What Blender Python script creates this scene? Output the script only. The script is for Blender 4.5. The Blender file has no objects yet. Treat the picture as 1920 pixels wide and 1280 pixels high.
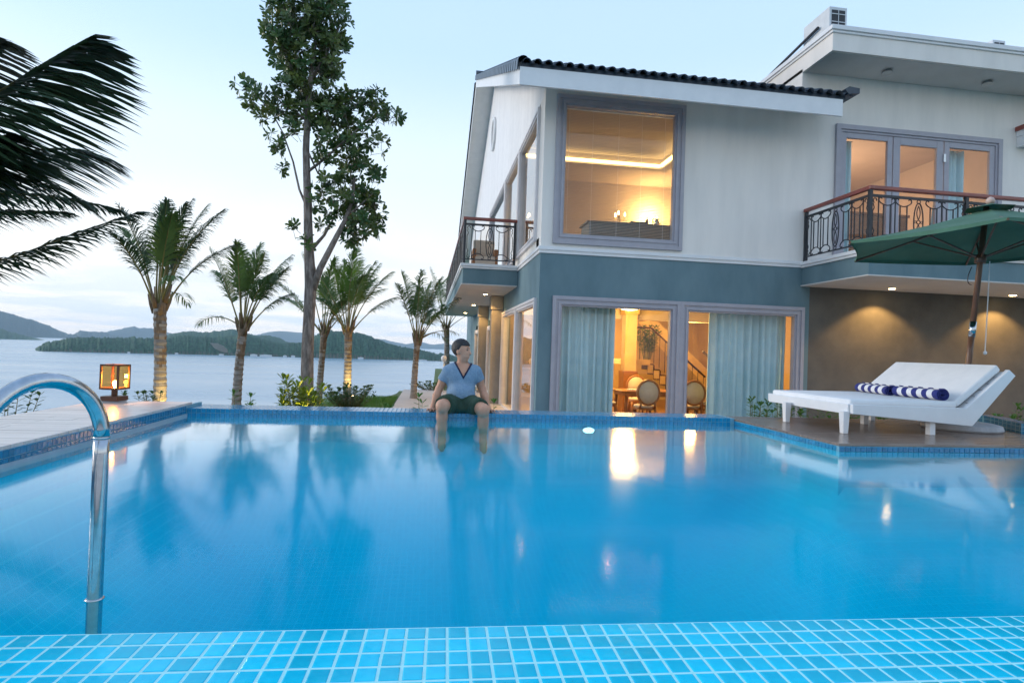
import bpy, bmesh, math, random
import numpy as np
from mathutils import Vector, Matrix
R_ = math.radians
random.seed(7)
scene = bpy.context.scene
COL = scene.collection

# ------------------------------------------------------------------ camera
def make_camera():
    th, p, ro = R_(8.1), R_(.83), .034
    fw = Vector((math.sin(th)*math.cos(p), math.cos(th)*math.cos(p), math.sin(p)))
    h = Vector((math.cos(th), -math.sin(th), 0)); v = h.cross(fw)
    r = math.cos(ro)*h + math.sin(ro)*v
    u = -math.sin(ro)*h + math.cos(ro)*v
    cd = bpy.data.cameras.new('camera'); co = bpy.data.objects.new('camera', cd); COL.objects.link(co)
    m = Matrix((r, u, -fw)).transposed().to_4x4(); m.translation = (0, 0, .78)
    co.matrix_world = m
    cd.sensor_width = 36; cd.lens = 36*1100/1920; cd.clip_start = .05; cd.clip_end = 30000
    scene.camera = co
make_camera()

# ------------------------------------------------------------------ world: dusk sky with thin high cloud
SUN_AZ, SUN_EL = R_(-72), R_(9)          # azimuth from +Y towards +X
w = bpy.data.worlds.new('World'); scene.world = w; w.use_nodes = True
nt = w.node_tree; nt.nodes.clear(); N = nt.nodes.new; L = nt.links.new
def math_node(op, a, b=None, clamp=False):
    n = N('ShaderNodeMath'); n.operation = op; n.use_clamp = clamp
    for i, q in enumerate((a, b)):
        if q is None: continue
        if isinstance(q, (int, float)): n.inputs[i].default_value = q
        else: L(q, n.inputs[i])
    return n.outputs[0]
tc = N('ShaderNodeTexCoord'); sep = N('ShaderNodeSeparateXYZ'); L(tc.outputs['Generated'], sep.inputs[0])
zc = math_node('MAXIMUM', sep.outputs[2], 0.0)
sky = N('ShaderNodeTexSky'); sky.sky_type = 'NISHITA'; sky.sun_disc = False
sky.sun_elevation = SUN_EL; sky.sun_rotation = SUN_AZ; sky.air_density = 1.2; sky.dust_density = 1.0; sky.ozone_density = 3.0
ramp = N('ShaderNodeValToRGB'); L(zc, ramp.inputs[0])
cr = ramp.color_ramp; cr.interpolation = 'EASE'
cr.elements[0].position = 0; cr.elements[0].color = (.96, .90, .88, 1)
cr.elements[1].position = 1; cr.elements[1].color = (.34, .55, .88, 1)
for pos, c in ((.06, (1.0, .95, .92)), (.16, (.95, .96, .98)), (.28, (.76, .875, .99)), (.46, (.52, .72, .98)), (.7, (.44, .62, .93))):
    e = cr.elements.new(pos); e.color = (*c, 1)
sc10 = N('ShaderNodeVectorMath'); sc10.operation = 'SCALE'; L(ramp.outputs[0], sc10.inputs[0]); sc10.inputs['Scale'].default_value = 11.2
mixs = N('ShaderNodeMix'); mixs.data_type = 'RGBA'; mixs.inputs['Factor'].default_value = .64
L(sky.outputs[0], mixs.inputs[6]); L(sc10.outputs[0], mixs.inputs[7])
# clouds on a flat layer
den = math_node('ADD', zc, .07)
cx = math_node('DIVIDE', sep.outputs[0], den); cy = math_node('DIVIDE', sep.outputs[1], den)
comb = N('ShaderNodeCombineXYZ'); L(cx, comb.inputs[0]); L(cy, comb.inputs[1])
nz = N('ShaderNodeTexNoise'); L(comb.outputs[0], nz.inputs['Vector']); nz.inputs['Scale'].default_value = .42
nz.inputs['Detail'].default_value = 7; nz.inputs['Roughness'].default_value = .55; nz.inputs['Distortion'].default_value = .3
cm = N('ShaderNodeMapRange'); L(nz.outputs[0], cm.inputs[0]); cm.inputs[1].default_value = .43; cm.inputs[2].default_value = .58
cm.inputs[4].default_value = .8; cm.clamp = True
low = N('ShaderNodeMapRange'); L(zc, low.inputs[0]); low.inputs[1].default_value = .02; low.inputs[2].default_value = .26
low.inputs[3].default_value = 1; low.inputs[4].default_value = .12
cf = math_node('MULTIPLY', cm.outputs[0], low.outputs[0])
mixc = N('ShaderNodeMix'); mixc.data_type = 'RGBA'; L(cf, mixc.inputs[0]); L(mixs.outputs[2], mixc.inputs[6])
mixc.inputs[7].default_value = (5.0, 5.9, 7.1, 1)
bg = N('ShaderNodeBackground'); bg.inputs[1].default_value = .1; L(mixc.outputs[2], bg.inputs[0])
wo = N('ShaderNodeOutputWorld'); L(bg.outputs[0], wo.inputs[0])

# ------------------------------------------------------------------ sun (soft, low over the sea)
sd = bpy.data.lights.new('sun', 'SUN'); sd.energy = 1.3; sd.angle = R_(22); sd.color = (1, .93, .86)
so = bpy.data.objects.new('sun', sd); COL.objects.link(so)
sv = Vector((math.sin(SUN_AZ)*math.cos(SUN_EL), math.cos(SUN_AZ)*math.cos(SUN_EL), math.sin(SUN_EL)))
so.rotation_euler = sv.to_track_quat('Z', 'Y').to_euler()

vs = scene.view_settings
vs.view_transform = 'Standard'; vs.look = 'None'; vs.exposure = .62; vs.gamma = 1; vs.use_curve_mapping = False
cy_ = scene.cycles
cy_.use_denoising = True
try: cy_.denoiser = 'OPENIMAGEDENOISE'
except Exception: pass
cy_.max_bounces = 7; cy_.diffuse_bounces = 3; cy_.glossy_bounces = 4; cy_.transmission_bounces = 4
cy_.transparent_max_bounces = 24; cy_.volume_bounces = 2; cy_.caustics_reflective = False; cy_.caustics_refractive = False
cy_.sample_clamp_indirect = 6; cy_.use_adaptive_sampling = True; cy_.adaptive_threshold = .015

# ------------------------------------------------------------------ materials
MATS = {}
def new_mat(name):
    m = bpy.data.materials.new(name); m.use_nodes = True; m.node_tree.nodes.clear(); MATS[name] = m
    return m, m.node_tree, m.node_tree.nodes.new, m.node_tree.links.new
def mat(name, c, rough=.6, metal=0., c2=None, scale=6., detail=4., bump=0., bscale=None, stretch=(1, 1, 1), rnd=0., spec=.5,
        lo=.35, hi=.65, trans=0., emit=None, estr=0., coord='Object', coat=0.):
    """Principled material, two colours mixed by noise, optional bump and per-object random tint."""
    m, t, N, L = new_mat(name)
    out = N('ShaderNodeOutputMaterial'); b = N('ShaderNodeBsdfPrincipled'); L(b.outputs[0], out.inputs[0])
    b.inputs['Roughness'].default_value = rough; b.inputs['Metallic'].default_value = metal
    b.inputs['Specular IOR Level'].default_value = spec
    if coat: b.inputs['Coat Weight'].default_value = coat; b.inputs['Coat Roughness'].default_value = .15
    if emit: b.inputs['Emission Color'].default_value = (*emit, 1); b.inputs['Emission Strength'].default_value = estr
    col = None
    if c2 or bump:
        tc = N('ShaderNodeTexCoord'); mp = N('ShaderNodeMapping'); mp.inputs['Scale'].default_value = stretch
        L(tc.outputs[coord], mp.inputs[0])
        nz = N('ShaderNodeTexNoise'); nz.inputs['Scale'].default_value = scale; nz.inputs['Detail'].default_value = detail
        nz.inputs['Roughness'].default_value = .6; L(mp.outputs[0], nz.inputs['Vector'])
        if c2:
            mr = N('ShaderNodeMapRange'); mr.clamp = True; L(nz.outputs[0], mr.inputs[0])
            mr.inputs[1].default_value = lo; mr.inputs[2].default_value = hi
            mx = N('ShaderNodeMix'); mx.data_type = 'RGBA'; L(mr.outputs[0], mx.inputs[0])
            mx.inputs[6].default_value = (*c, 1); mx.inputs[7].default_value = (*c2, 1); col = mx.outputs[2]
        if bump:
            n2 = nz
            if bscale:
                n2 = N('ShaderNodeTexNoise'); n2.inputs['Scale'].default_value = bscale; n2.inputs['Detail'].default_value = 5
                L(mp.outputs[0], n2.inputs['Vector'])
            bp = N('ShaderNodeBump'); bp.inputs['Strength'].default_value = bump; bp.inputs['Distance'].default_value = .02
            L(n2.outputs[0], bp.inputs['Height']); L(bp.outputs[0], b.inputs['Normal'])
    if rnd:
        oi = N('ShaderNodeObjectInfo'); hs = N('ShaderNodeHueSaturation')
        mr = N('ShaderNodeMapRange'); L(oi.outputs['Random'], mr.inputs[0]); mr.inputs[3].default_value = 1-rnd; mr.inputs[4].default_value = 1+rnd
        L(mr.outputs[0], hs.inputs['Value'])
        if col: L(col, hs.inputs['Color'])
        else: hs.inputs['Color'].default_value = (*c, 1)
        col = hs.outputs[0]
    if col: L(col, b.inputs['Base Color'])
    else: b.inputs['Base Color'].default_value = (*c, 1)
    if trans:
        tr = N('ShaderNodeBsdfTranslucent'); ms = N('ShaderNodeMixShader'); ms.inputs[0].default_value = trans
        if col: L(col, tr.inputs[0])
        else: tr.inputs[0].default_value = (*c, 1)
        L(b.outputs[0], ms.inputs[1]); L(tr.outputs[0], ms.inputs[2]); L(ms.outputs[0], out.inputs[0])
    return m
def glass_mat(name, tint=(.93, .97, .97), ior=1.5, rough=.0, boost=1., power=1., wave=0., wscale=(1, 1, 1)):
    """Thin clear pane / water surface: Fresnel mix of a mirror and a tinted clear sheet."""
    m, t, N, L = new_mat(name)
    out = N('ShaderNodeOutputMaterial'); tr = N('ShaderNodeBsdfTransparent'); tr.inputs[0].default_value = (*tint, 1)
    gl = N('ShaderNodeBsdfAnisotropic') if False else N('ShaderNodeBsdfGlossy')
    gl.inputs['Roughness'].default_value = rough; gl.inputs['Color'].default_value = (1, 1, 1, 1)
    fr = N('ShaderNodeFresnel'); fr.inputs[0].default_value = ior
    gm = N('ShaderNodeNewGeometry'); bf = N('ShaderNodeMath'); bf.operation = 'SUBTRACT'; bf.inputs[0].default_value = 1.; L(gm.outputs['Backfacing'], bf.inputs[1])
    fm = N('ShaderNodeMath'); fm.operation = 'MULTIPLY'; L(fr.outputs[0], fm.inputs[0]); L(bf.outputs[0], fm.inputs[1])
    fac = fm.outputs[0]                      # only the outer face of a pane mirrors
    if power != 1.:
        pw = N('ShaderNodeMath'); pw.operation = 'POWER'; L(fac, pw.inputs[0]); pw.inputs[1].default_value = power; fac = pw.outputs[0]
    if boost != 1.:
        mm = N('ShaderNodeMath'); mm.operation = 'MULTIPLY'; mm.use_clamp = True; L(fac, mm.inputs[0]); mm.inputs[1].default_value = boost; fac = mm.outputs[0]
    if wave:
        tc = N('ShaderNodeTexCoord'); mp = N('ShaderNodeMapping'); mp.inputs['Scale'].default_value = wscale; L(tc.outputs['Object'], mp.inputs[0])
        nz = N('ShaderNodeTexNoise'); nz.inputs['Scale'].default_value = 1.; nz.inputs['Detail'].default_value = 3; L(mp.outputs[0], nz.inputs['Vector'])
        bp = N('ShaderNodeBump'); bp.inputs['Strength'].default_value = wave; bp.inputs['Distance'].default_value = .05
        L(nz.outputs[0], bp.inputs['Height']); L(bp.outputs[0], gl.inputs['Normal'])
    ms = N('ShaderNodeMixShader'); L(fac, ms.inputs[0]); L(tr.outputs[0], ms.inputs[1]); L(gl.outputs[0], ms.inputs[2]); L(ms.outputs[0], out.inputs[0])
    return m
def add_absorption(m, color, density):
    t = m.node_tree; va = t.nodes.new('ShaderNodeVolumeAbsorption'); va.inputs[0].default_value = (*color, 1); va.inputs[1].default_value = density
    t.links.new(va.outputs[0], next(n for n in t.nodes if n.type == 'OUTPUT_MATERIAL').inputs['Volume'])
def emit_mat(name, c, s):
    m, t, N, L = new_mat(name)
    out = N('ShaderNodeOutputMaterial'); e = N('ShaderNodeEmission'); e.inputs[0].default_value = (*c, 1); e.inputs[1].default_value = s
    L(e.outputs[0], out.inputs[0]); return m
def grid_mat(name, tile, tile2, grout, px, py, gw, rough=.25, axes='xy', bump=.3, ox=0., oy=0.):
    """Mosaic for surfaces whose tiles are too small or too deep to tell apart."""
    m, t, N, L = new_mat(name)
    out = N('ShaderNodeOutputMaterial'); b = N('ShaderNodeBsdfPrincipled'); L(b.outputs[0], out.inputs[0]); b.inputs['Roughness'].default_value = rough
    tc = N('ShaderNodeTexCoord'); sp = N('ShaderNodeSeparateXYZ'); L(tc.outputs['Object'], sp.inputs[0])
    def mnode(op, a, bb):
        n = N('ShaderNodeMath'); n.operation = op
        for i, q in enumerate((a, bb)):
            if isinstance(q, (int, float)): n.inputs[i].default_value = q
            else: L(q, n.inputs[i])
        return n.outputs[0]
    ids = []; masks = []
    for ax, pitch, off in ((axes[0], px, ox), (axes[1], py, oy)):
        s = mnode('DIVIDE', mnode('SUBTRACT', sp.outputs['xyz'.index(ax)], off), pitch)
        fl = mnode('FLOOR', s, 0.); f = mnode('SUBTRACT', s, fl); ids.append(fl)
        d = mnode('ABSOLUTE', mnode('SUBTRACT', f, .5), 0.)
        masks.append(mnode('GREATER_THAN', d, .5-gw/pitch/2))
    g = mnode('MAXIMUM', masks[0], masks[1])
    cb = N('ShaderNodeCombineXYZ'); L(ids[0], cb.inputs[0]); L(ids[1], cb.inputs[1])
    wn = N('ShaderNodeTexWhiteNoise'); L(cb.outputs[0], wn.inputs['Vector'])
    mx = N('ShaderNodeMix'); mx.data_type = 'RGBA'; L(wn.outputs['Value'], mx.inputs[0]); mx.inputs[6].default_value = (*tile, 1); mx.inputs[7].default_value = (*tile2, 1)
    mg = N('ShaderNodeMix'); mg.data_type = 'RGBA'; L(g, mg.inputs[0]); L(mx.outputs[2], mg.inputs[6]); mg.inputs[7].default_value = (*grout, 1)
    L(mg.outputs[2], b.inputs['Base Color'])
    return m

M = dict(
    white=mat('white_plaster', (.86, .805, .74), .85, c2=(.725, .685, .635), scale=1.3, detail=8, bump=.06, bscale=90, lo=.40, hi=.88, stretch=(2.2, 2.2, .4)),
    teal=mat('teal_plaster', (.16, .25, .28), .8, c2=(.112, .19, .22), scale=1.7, detail=9, stretch=(1.4, 1.4, .6), bump=.08, bscale=80, lo=.3, hi=.7),
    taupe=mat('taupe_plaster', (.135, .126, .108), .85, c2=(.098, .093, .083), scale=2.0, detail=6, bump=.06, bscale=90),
    pillar=mat('pillar_plaster', (.34, .31, .27), .85, c2=(.28, .26, .23), scale=3, detail=6, bump=.06, bscale=90),
    trimwhite=mat('white_trim', (.80, .80, .80), .5, c2=(.74, .745, .75), scale=3),
    frame=mat('mauve_grey_frame', (.40, .385, .42), .45, c2=(.36, .345, .385), scale=5),
    frame_light=mat('pale_frame', (.70, .67, .67), .45, c2=(.64, .61, .61), scale=5),
    board=mat('white_board', (.80, .79, .785), .6, c2=(.75, .74, .74), scale=4, rnd=.03),
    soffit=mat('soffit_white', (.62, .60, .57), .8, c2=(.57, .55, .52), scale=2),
    roof=mat('blue_black_tile', (.025, .04, .06), .35, c2=(.04, .06, .085), scale=9, bump=.1, rnd=.25),
    iron=mat('black_iron', (.012, .014, .02), .4, c2=(.02, .022, .028), scale=20),
    redwood=mat('red_handrail_wood', (.30, .06, .04), .35, c2=(.20, .042, .028), scale=3, stretch=(1, 1, 12), coat=.3),
    tile_ledge=mat('ledge_tile', (.005, .58, .82), .12, c2=(.012, .66, .88), scale=18, rnd=.16, bump=.05, bscale=40),
    tile_cope=mat('coping_tile', (.010, .16, .30), .12, c2=(.014, .20, .35), scale=25, rnd=.16, bump=.05, bscale=60),
    tile_far=mat('far_coping_tile', (.010, .22, .40), .12, c2=(.014, .27, .46), scale=25, rnd=.14, bump=.05, bscale=60),
    grout=mat('pale_grout', (.84, .93, .92), .8, c2=(.74, .88, .88), scale=30),
    grout_dark=mat('aqua_grout', (.20, .42, .50), .8, c2=(.15, .35, .44), scale=30),
    basin=grid_mat('basin_mosaic', (.004, .66, .84), (.004, .69, .86), (.025, .725, .885), .0565, .068, .006),
    strip=mat('grey_strip', (.36, .42, .46), .5, c2=(.30, .36, .4), scale=6),
    plank=mat('pale_deck_board', (.68, .60, .555), .28, c2=(.58, .505, .465), scale=5, stretch=(.7, 9, 1), rnd=.07, bump=.04, bscale=60),
    deck=mat('wet_brown_deck_board', (.26, .19, .15), .22, c2=(.19, .135, .105), scale=4, stretch=(.7, 9, 1), rnd=.10, bump=.05, bscale=60),
    steel=mat('polished_steel', (.50, .52, .54), .12, metal=1., c2=(.42, .44, .46), scale=40, bump=.01),
    stone=mat('base_stone', (.42, .43, .45), .6, c2=(.33, .34, .36), scale=9, bump=.1),
    lawn=mat('lawn_soil', (.045, .085, .02), .9, c2=(.06, .11, .025), scale=3),
    grass=mat('grass_blade', (.075, .19, .025), .6, c2=(.10, .24, .03), scale=2, trans=.35),
    patio=mat('pale_paving', (.62, .57, .53), .7, c2=(.55, .50, .465), scale=1.5, bump=.05),
    sea=None,
    wfurn=mat('white_lacquer', (.78, .79, .80), .35, c2=(.73, .74, .755), scale=4),
    cushion=mat('white_cushion', (.80, .80, .80), .9, c2=(.75, .755, .76), scale=7, bump=.12, bscale=160),
    canopy=mat('green_canvas', (.08, .18, .115), .85, c2=(.06, .145, .09), scale=3, bump=.1, bscale=200, trans=.03),
    polewood=mat('parasol_wood', (.16, .075, .04), .4, c2=(.10, .045, .025), scale=4, stretch=(6, 6, .6)),
    lampwood=mat('lantern_wood', (.13, .045, .02), .45, c2=(.08, .028, .014), scale=6, stretch=(1, 1, 8)),
    furnwood=mat('dining_wood', (.34, .14, .05), .35, c2=(.24, .095, .032), scale=5, stretch=(1, 1, 4)),
    upholstery=mat('cream_upholstery', (.62, .54, .44), .9, c2=(.56, .48, .39), scale=12),
    curtain=mat('pale_curtain', (.54, .73, .78), .9, c2=(.48, .67, .73), scale=5, trans=.02),
    inwall=mat('cream_wall', (.62, .44, .22), .8, c2=(.56, .39, .19), scale=2),
    inceil=mat('cream_ceiling', (.68, .60, .48), .8, c2=(.64, .56, .44), scale=2),
    inpink=mat('rose_wall', (.50, .43, .41), .8, c2=(.46, .395, .375), scale=2),
    infloor=mat('interior_floor', (.30, .17, .08), .3, c2=(.22, .12, .055), scale=3, stretch=(1, 8, 1)),
    dkwood=mat('dark_stair_wood', (.075, .025, .014), .4, c2=(.05, .016, .01), scale=5),
    slat=mat('blind_slat', (.62, .52, .42), .5, c2=(.58, .48, .38), scale=6, trans=.15),
    darkbox=mat('grey_cabinet', (.13, .13, .13), .5, c2=(.10, .10, .10), scale=5),
    brass=mat('brass', (.55, .36, .12), .3, metal=1., c2=(.45, .29, .1), scale=8),
    plastic=mat('ac_plastic', (.66, .68, .69), .5, c2=(.58, .60, .61), scale=6),
    dark=mat('dark_grille', (.02, .023, .028), .6, c2=(.03, .033, .038), scale=10),
    bark=mat('grey_bark', (.30, .255, .225), .9, c2=(.13, .105, .09), scale=7, detail=7, stretch=(3, 3, .7), bump=.9, lo=.38, hi=.62),
    palmtrunk=mat('ringed_palm_trunk', (.36, .33, .30), .9, c2=(.20, .165, .14), scale=5, stretch=(.6, .6, 5), bump=.5, lo=.35, hi=.62),
    palmupper=mat('palm_husk', (.26, .18, .12), .9, c2=(.13, .09, .06), scale=7, stretch=(4, 4, .8), bump=.6),
    petiole=mat('palm_petiole', (.16, .17, .05), .55, c2=(.20, .15, .05), scale=4),
    frond=mat('palm_leaflet', (.06, .125, .035), .45, c2=(.10, .175, .045), scale=1.6, trans=.3, rnd=.15),
    frond_shaded=mat('shaded_palm_leaflet', (.028, .062, .03), .5, c2=(.045, .088, .036), scale=1.6, trans=.22, rnd=.15),  # leaflet green with the near palm's backlit shade put into the colour
    frond_lime=mat('lime_palm_leaflet', (.12, .21, .03), .45, c2=(.08, .165, .03), scale=1.6, trans=.35, rnd=.15),
    leaf=mat('broad_leaf', (.045, .115, .035), .32, c2=(.125, .165, .04), scale=2.2, detail=3, trans=.35, lo=.4, hi=.62),
    leaf_bright=mat('bright_leaf', (.055, .15, .02), .45, c2=(.09, .20, .025), scale=4, trans=.3),
    leaf_yellow=mat('variegated_leaf', (.24, .28, .02), .45, c2=(.12, .20, .02), scale=3, trans=.35),
    hill=mat('island_scrub', (.012, .046, .032), .95, c2=(.055, .145, .08), scale=.2, detail=10, bump=.8, lo=.35, hi=.66),
    rock=mat('shore_rock', (.13, .11, .09), .9, c2=(.05, .075, .05), scale=.1, detail=8, bump=.6),
    mount=mat('far_mountain', (.045, .075, .075), .95, c2=(.06, .09, .085), scale=.004, detail=8),
    skin=mat('skin', (.64, .335, .215), .5, c2=(.54, .265, .165), scale=9, spec=.35),
    shirt=mat('heather_blue_jersey', (.16, .255, .36), .9, c2=(.22, .32, .42), scale=60, detail=3, bump=.15, bscale=14),
    navy=mat('navy_trim', (.012, .016, .045), .85, c2=(.018, .022, .055), scale=20),
    shorts=mat('dark_green_cotton', (.022, .05, .03), .9, c2=(.03, .062, .038), scale=30, bump=.2, bscale=14),
    hair=mat('black_hair', (.012, .010, .010), .5, c2=(.02, .016, .015), scale=70, bump=.5),
    eye=mat('dark_eye', (.02, .014, .012), .3, c2=(.03, .02, .018), scale=30),
    towel_w=mat('white_towel', (.78, .78, .79), .95, c2=(.72, .72, .74), scale=40, bump=.4, bscale=160),
    towel_n=mat('navy_towel', (.022, .03, .17), .95, c2=(.03, .04, .20), scale=40, bump=.4, bscale=160),
    glass=glass_mat('window_glass', (.95, .97, .97), 1.5, .0),
    glass_side=glass_mat('side_window_glass', (.80, .84, .84), 1.75, .0, boost=1.25),
    water=glass_mat('pool_water', (.80, .985, .99), 1.33, .09, boost=4.6, power=2.35, wave=.07, wscale=(1.6, .8, 1)),
    amber=glass_mat('lantern_glass', (.95, .80, .55), 1.45, .02),
    lampwarm=emit_mat('warm_lamp', (1, .62, .22), 26.),
    lampdown=emit_mat('downlight_lens', (1, .68, .28), 40.),
    cove=emit_mat('cove_strip', (1, .64, .20), 6.5),
    poollamp=emit_mat('pool_lamp_lens', (.75, .95, 1), 5.),
    bulb=emit_mat('lantern_bulb', (1, .60, .18), 60.),
    farwhite=mat('far_white_wall', (.72, .72, .70), .8, c2=(.64, .64, .63), scale=1),
    globe=mat('white_globe', (.82, .82, .82), .35, c2=(.78, .78, .78), scale=4),
)
add_absorption(M['water'], (.15, .925, .955), 1.0)
def sea_mat():
    m, t, N, L = new_mat('calm_sea')
    out = N('ShaderNodeOutputMaterial'); b = N('ShaderNodeBsdfPrincipled'); L(b.outputs[0], out.inputs[0])
    b.inputs['Base Color'].default_value = (.20, .33, .42, 1); b.inputs['Roughness'].default_value = .32; b.inputs['IOR'].default_value = 1.33
    tc = N('ShaderNodeTexCoord'); mp = N('ShaderNodeMapping'); mp.inputs['Scale'].default_value = (.004, .02, 1); L(tc.outputs['Object'], mp.inputs[0])
    nz = N('ShaderNodeTexNoise'); nz.inputs['Scale'].default_value = 1; nz.inputs['Detail'].default_value = 6; L(mp.outputs[0], nz.inputs['Vector'])
    mr = N('ShaderNodeMapRange'); L(nz.outputs[0], mr.inputs[0]); mr.inputs[1].default_value = .3; mr.inputs[2].default_value = .7
    mr.inputs[3].default_value = .18; mr.inputs[4].default_value = .32; L(mr.outputs[0], b.inputs['Roughness'])
    return m
M['sea'] = sea_mat()

# ------------------------------------------------------------------ mesh helpers
class MB:
    def __init__(s): s.v = []; s.f = []; s.mi = []; s.cur = 0
    def add(s, vs, fs):
        o = len(s.v); s.v += [tuple(q) for q in vs]
        for f in fs: s.f.append(tuple(i+o for i in f)); s.mi.append(s.cur)
        return s
    def box(s, x0, x1, y0, y1, z0, z1):
        vs = [(x, y, z) for z in (z0, z1) for y in (y0, y1) for x in (x0, x1)]
        return s.add(vs, [(0, 2, 3, 1), (4, 5, 7, 6), (0, 1, 5, 4), (2, 6, 7, 3), (0, 4, 6, 2), (1, 3, 7, 5)])
    def prism(s, poly, z0, z1):
        n = len(poly); vs = [(x, y, z0) for x, y in poly]+[(x, y, z1) for x, y in poly]
        fs = [tuple(range(n-1, -1, -1)), tuple(range(n, 2*n))]+[(i, (i+1) % n, n+(i+1) % n, n+i) for i in range(n)]
        return s.add(vs, fs)
    def prism_y(s, poly, y0, y1):          # poly in (x, z)
        n = len(poly); vs = [(x, y0, z) for x, z in poly]+[(x, y1, z) for x, z in poly]
        fs = [tuple(range(n)), tuple(range(2*n-1, n-1, -1))]+[(i, n+i, n+(i+1) % n, (i+1) % n) for i in range(n)]
        return s.add(vs, fs)
    def prism_x(s, poly, x0, x1):          # poly in (y, z)
        n = len(poly); vs = [(x0, y, z) for y, z in poly]+[(x1, y, z) for y, z in poly]
        fs = [tuple(range(n-1, -1, -1)), tuple(range(n, 2*n))]+[(i, (i+1) % n, n+(i+1) % n, n+i) for i in range(n)]
        return s.add(vs, fs)
    def tube(s, pts, rad, seg=8, cap=True, closed=False):
        pts = [Vector(p) for p in pts]; n = len(pts)
        if isinstance(rad, (int, float)): rad = [rad]*n
        up = None; vs = []
        for i, p in enumerate(pts):
            if closed: t = pts[(i+1) % n]-pts[i-1]
            else: t = pts[min(i+1, n-1)]-pts[max(i-1, 0)]
            t.normalize()
            if up is None:
                up = Vector((0, 0, 1)) if abs(t.z) < .9 else Vector((0, 1, 0))
            a = t.cross(up)
            if a.length < 1e-6: a = t.cross(Vector((1, 0, 0)))
            a.normalize(); b = a.cross(t).normalized(); up = b
            for k in range(seg):
                an = 2*math.pi*k/seg; vs.append(p+rad[i]*(math.cos(an)*a+math.sin(an)*b))
        fs = []
        m = n if closed else n-1
        for i in range(m):
            j = (i+1) % n
            for k in range(seg):
                k2 = (k+1) % seg; fs.append((i*seg+k, j*seg+k, j*seg+k2, i*seg+k2))
        if cap and not closed: fs += [tuple(range(seg)), tuple((n-1)*seg+k for k in range(seg-1, -1, -1))]
        return s.add(vs, fs)
    def lathe(s, prof, c=(0, 0, 0), seg=24):     # prof: (r, z)
        vs = []; n = len(prof)
        for r, z in prof:
            for k in range(seg):
                a = 2*math.pi*k/seg; vs.append((c[0]+r*math.cos(a), c[1]+r*math.sin(a), c[2]+z))
        fs = [(i*seg+k, i*seg+(k+1) % seg, (i+1)*seg+(k+1) % seg, (i+1)*seg+k) for i in range(n-1) for k in range(seg)]
        fs += [tuple(range(seg-1, -1, -1)), tuple((n-1)*seg+k for k in range(seg))]
        return s.add(vs, fs)
    def mesh(s, name, mats, smooth=False):
        me = bpy.data.meshes.new(name); me.from_pydata(s.v, [], s.f)
        for m in (mats if isinstance(mats, (list, tuple)) else [mats]): me.materials.append(m)
        if len(set(s.mi)) > 1: me.polygons.foreach_set('material_index', s.mi)
        if smooth: me.polygons.foreach_set('use_smooth', [True]*len(me.polygons))
        me.update(); return me
    def build(s, name, mats, parent=None, smooth=False, bevel=0., loc=None, rot=None):
        o = bpy.data.objects.new(name, s.mesh(name, mats, smooth)); COL.objects.link(o)
        if parent: o.parent = parent
        if loc: o.location = loc
        if rot: o.rotation_euler = rot
        if bevel:
            b = o.modifiers.new('bevel', 'BEVEL'); b.width = bevel; b.segments = 2; b.limit_method = 'ANGLE'; b.angle_limit = R_(40)
        return o
def inst(name, me, parent=None, loc=(0, 0, 0), rot=(0, 0, 0), scale=(1, 1, 1)):
    o = bpy.data.objects.new(name, me); COL.objects.link(o)
    if parent: o.parent = parent
    o.location = loc; o.rotation_euler = rot; o.scale = scale
    return o
def empty(name, loc=(0, 0, 0), rz=0, parent=None):
    o = bpy.data.objects.new(name, None); COL.objects.link(o); o.location = loc; o.rotation_euler = (0, 0, rz); o.empty_display_size = .1
    if parent: o.parent = parent
    return o
def tag(o, label, cat, group=None, kind=None):
    o['label'] = label; o['category'] = cat
    if group: o['group'] = group
    if kind: o['kind'] = kind
    return o
def struct(o, label=None, kind='structure', cat=None):
    o['kind'] = kind
    if label: o['label'] = label
    if cat: o['category'] = cat
    return o
def copy_tree(o, parent=None):
    c = o.copy(); COL.objects.link(c); c.parent = parent
    for ch in list(o.children): copy_tree(ch, c)
    return c
def lamp(name, kind, loc, energy, color=(1, .66, .30), size=.05, parent=None, target=None, spot=R_(90), blend=.6):
    d = bpy.data.lights.new(name, kind); d.energy = energy; d.color = color
    if kind in ('POINT', 'SPOT'): d.shadow_soft_size = size
    if kind == 'SPOT': d.spot_size = spot; d.spot_blend = blend
    o = bpy.data.objects.new(name, d); COL.objects.link(o); o.location = loc
    if parent: o.parent = parent
    if target: o.rotation_euler = (Vector(loc)-Vector(target)).to_track_quat('Z', 'Y').to_euler()
    return o
def noise1(x, seed=0):
    rs = [(1.0, .6), (2.3, .3), (5.1, .15), (11.7, .08)]
    return sum(a*math.sin(x*f+seed*1.7+i*2.1) for i, (f, a) in enumerate(rs))

# ================================================================== SETTING
GZ = -.88                                # garden and house floor level; pool water is z = 0
# ---- sea
o = MB().add([(-7800, -2800, -20), (7800, -2800, -20), (7800, 7800, -20), (-7800, 7800, -20)], [(0, 1, 2, 3)]).build('sea', M['sea'])
struct(o, 'calm pale blue bay stretching out to the islands')

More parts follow.
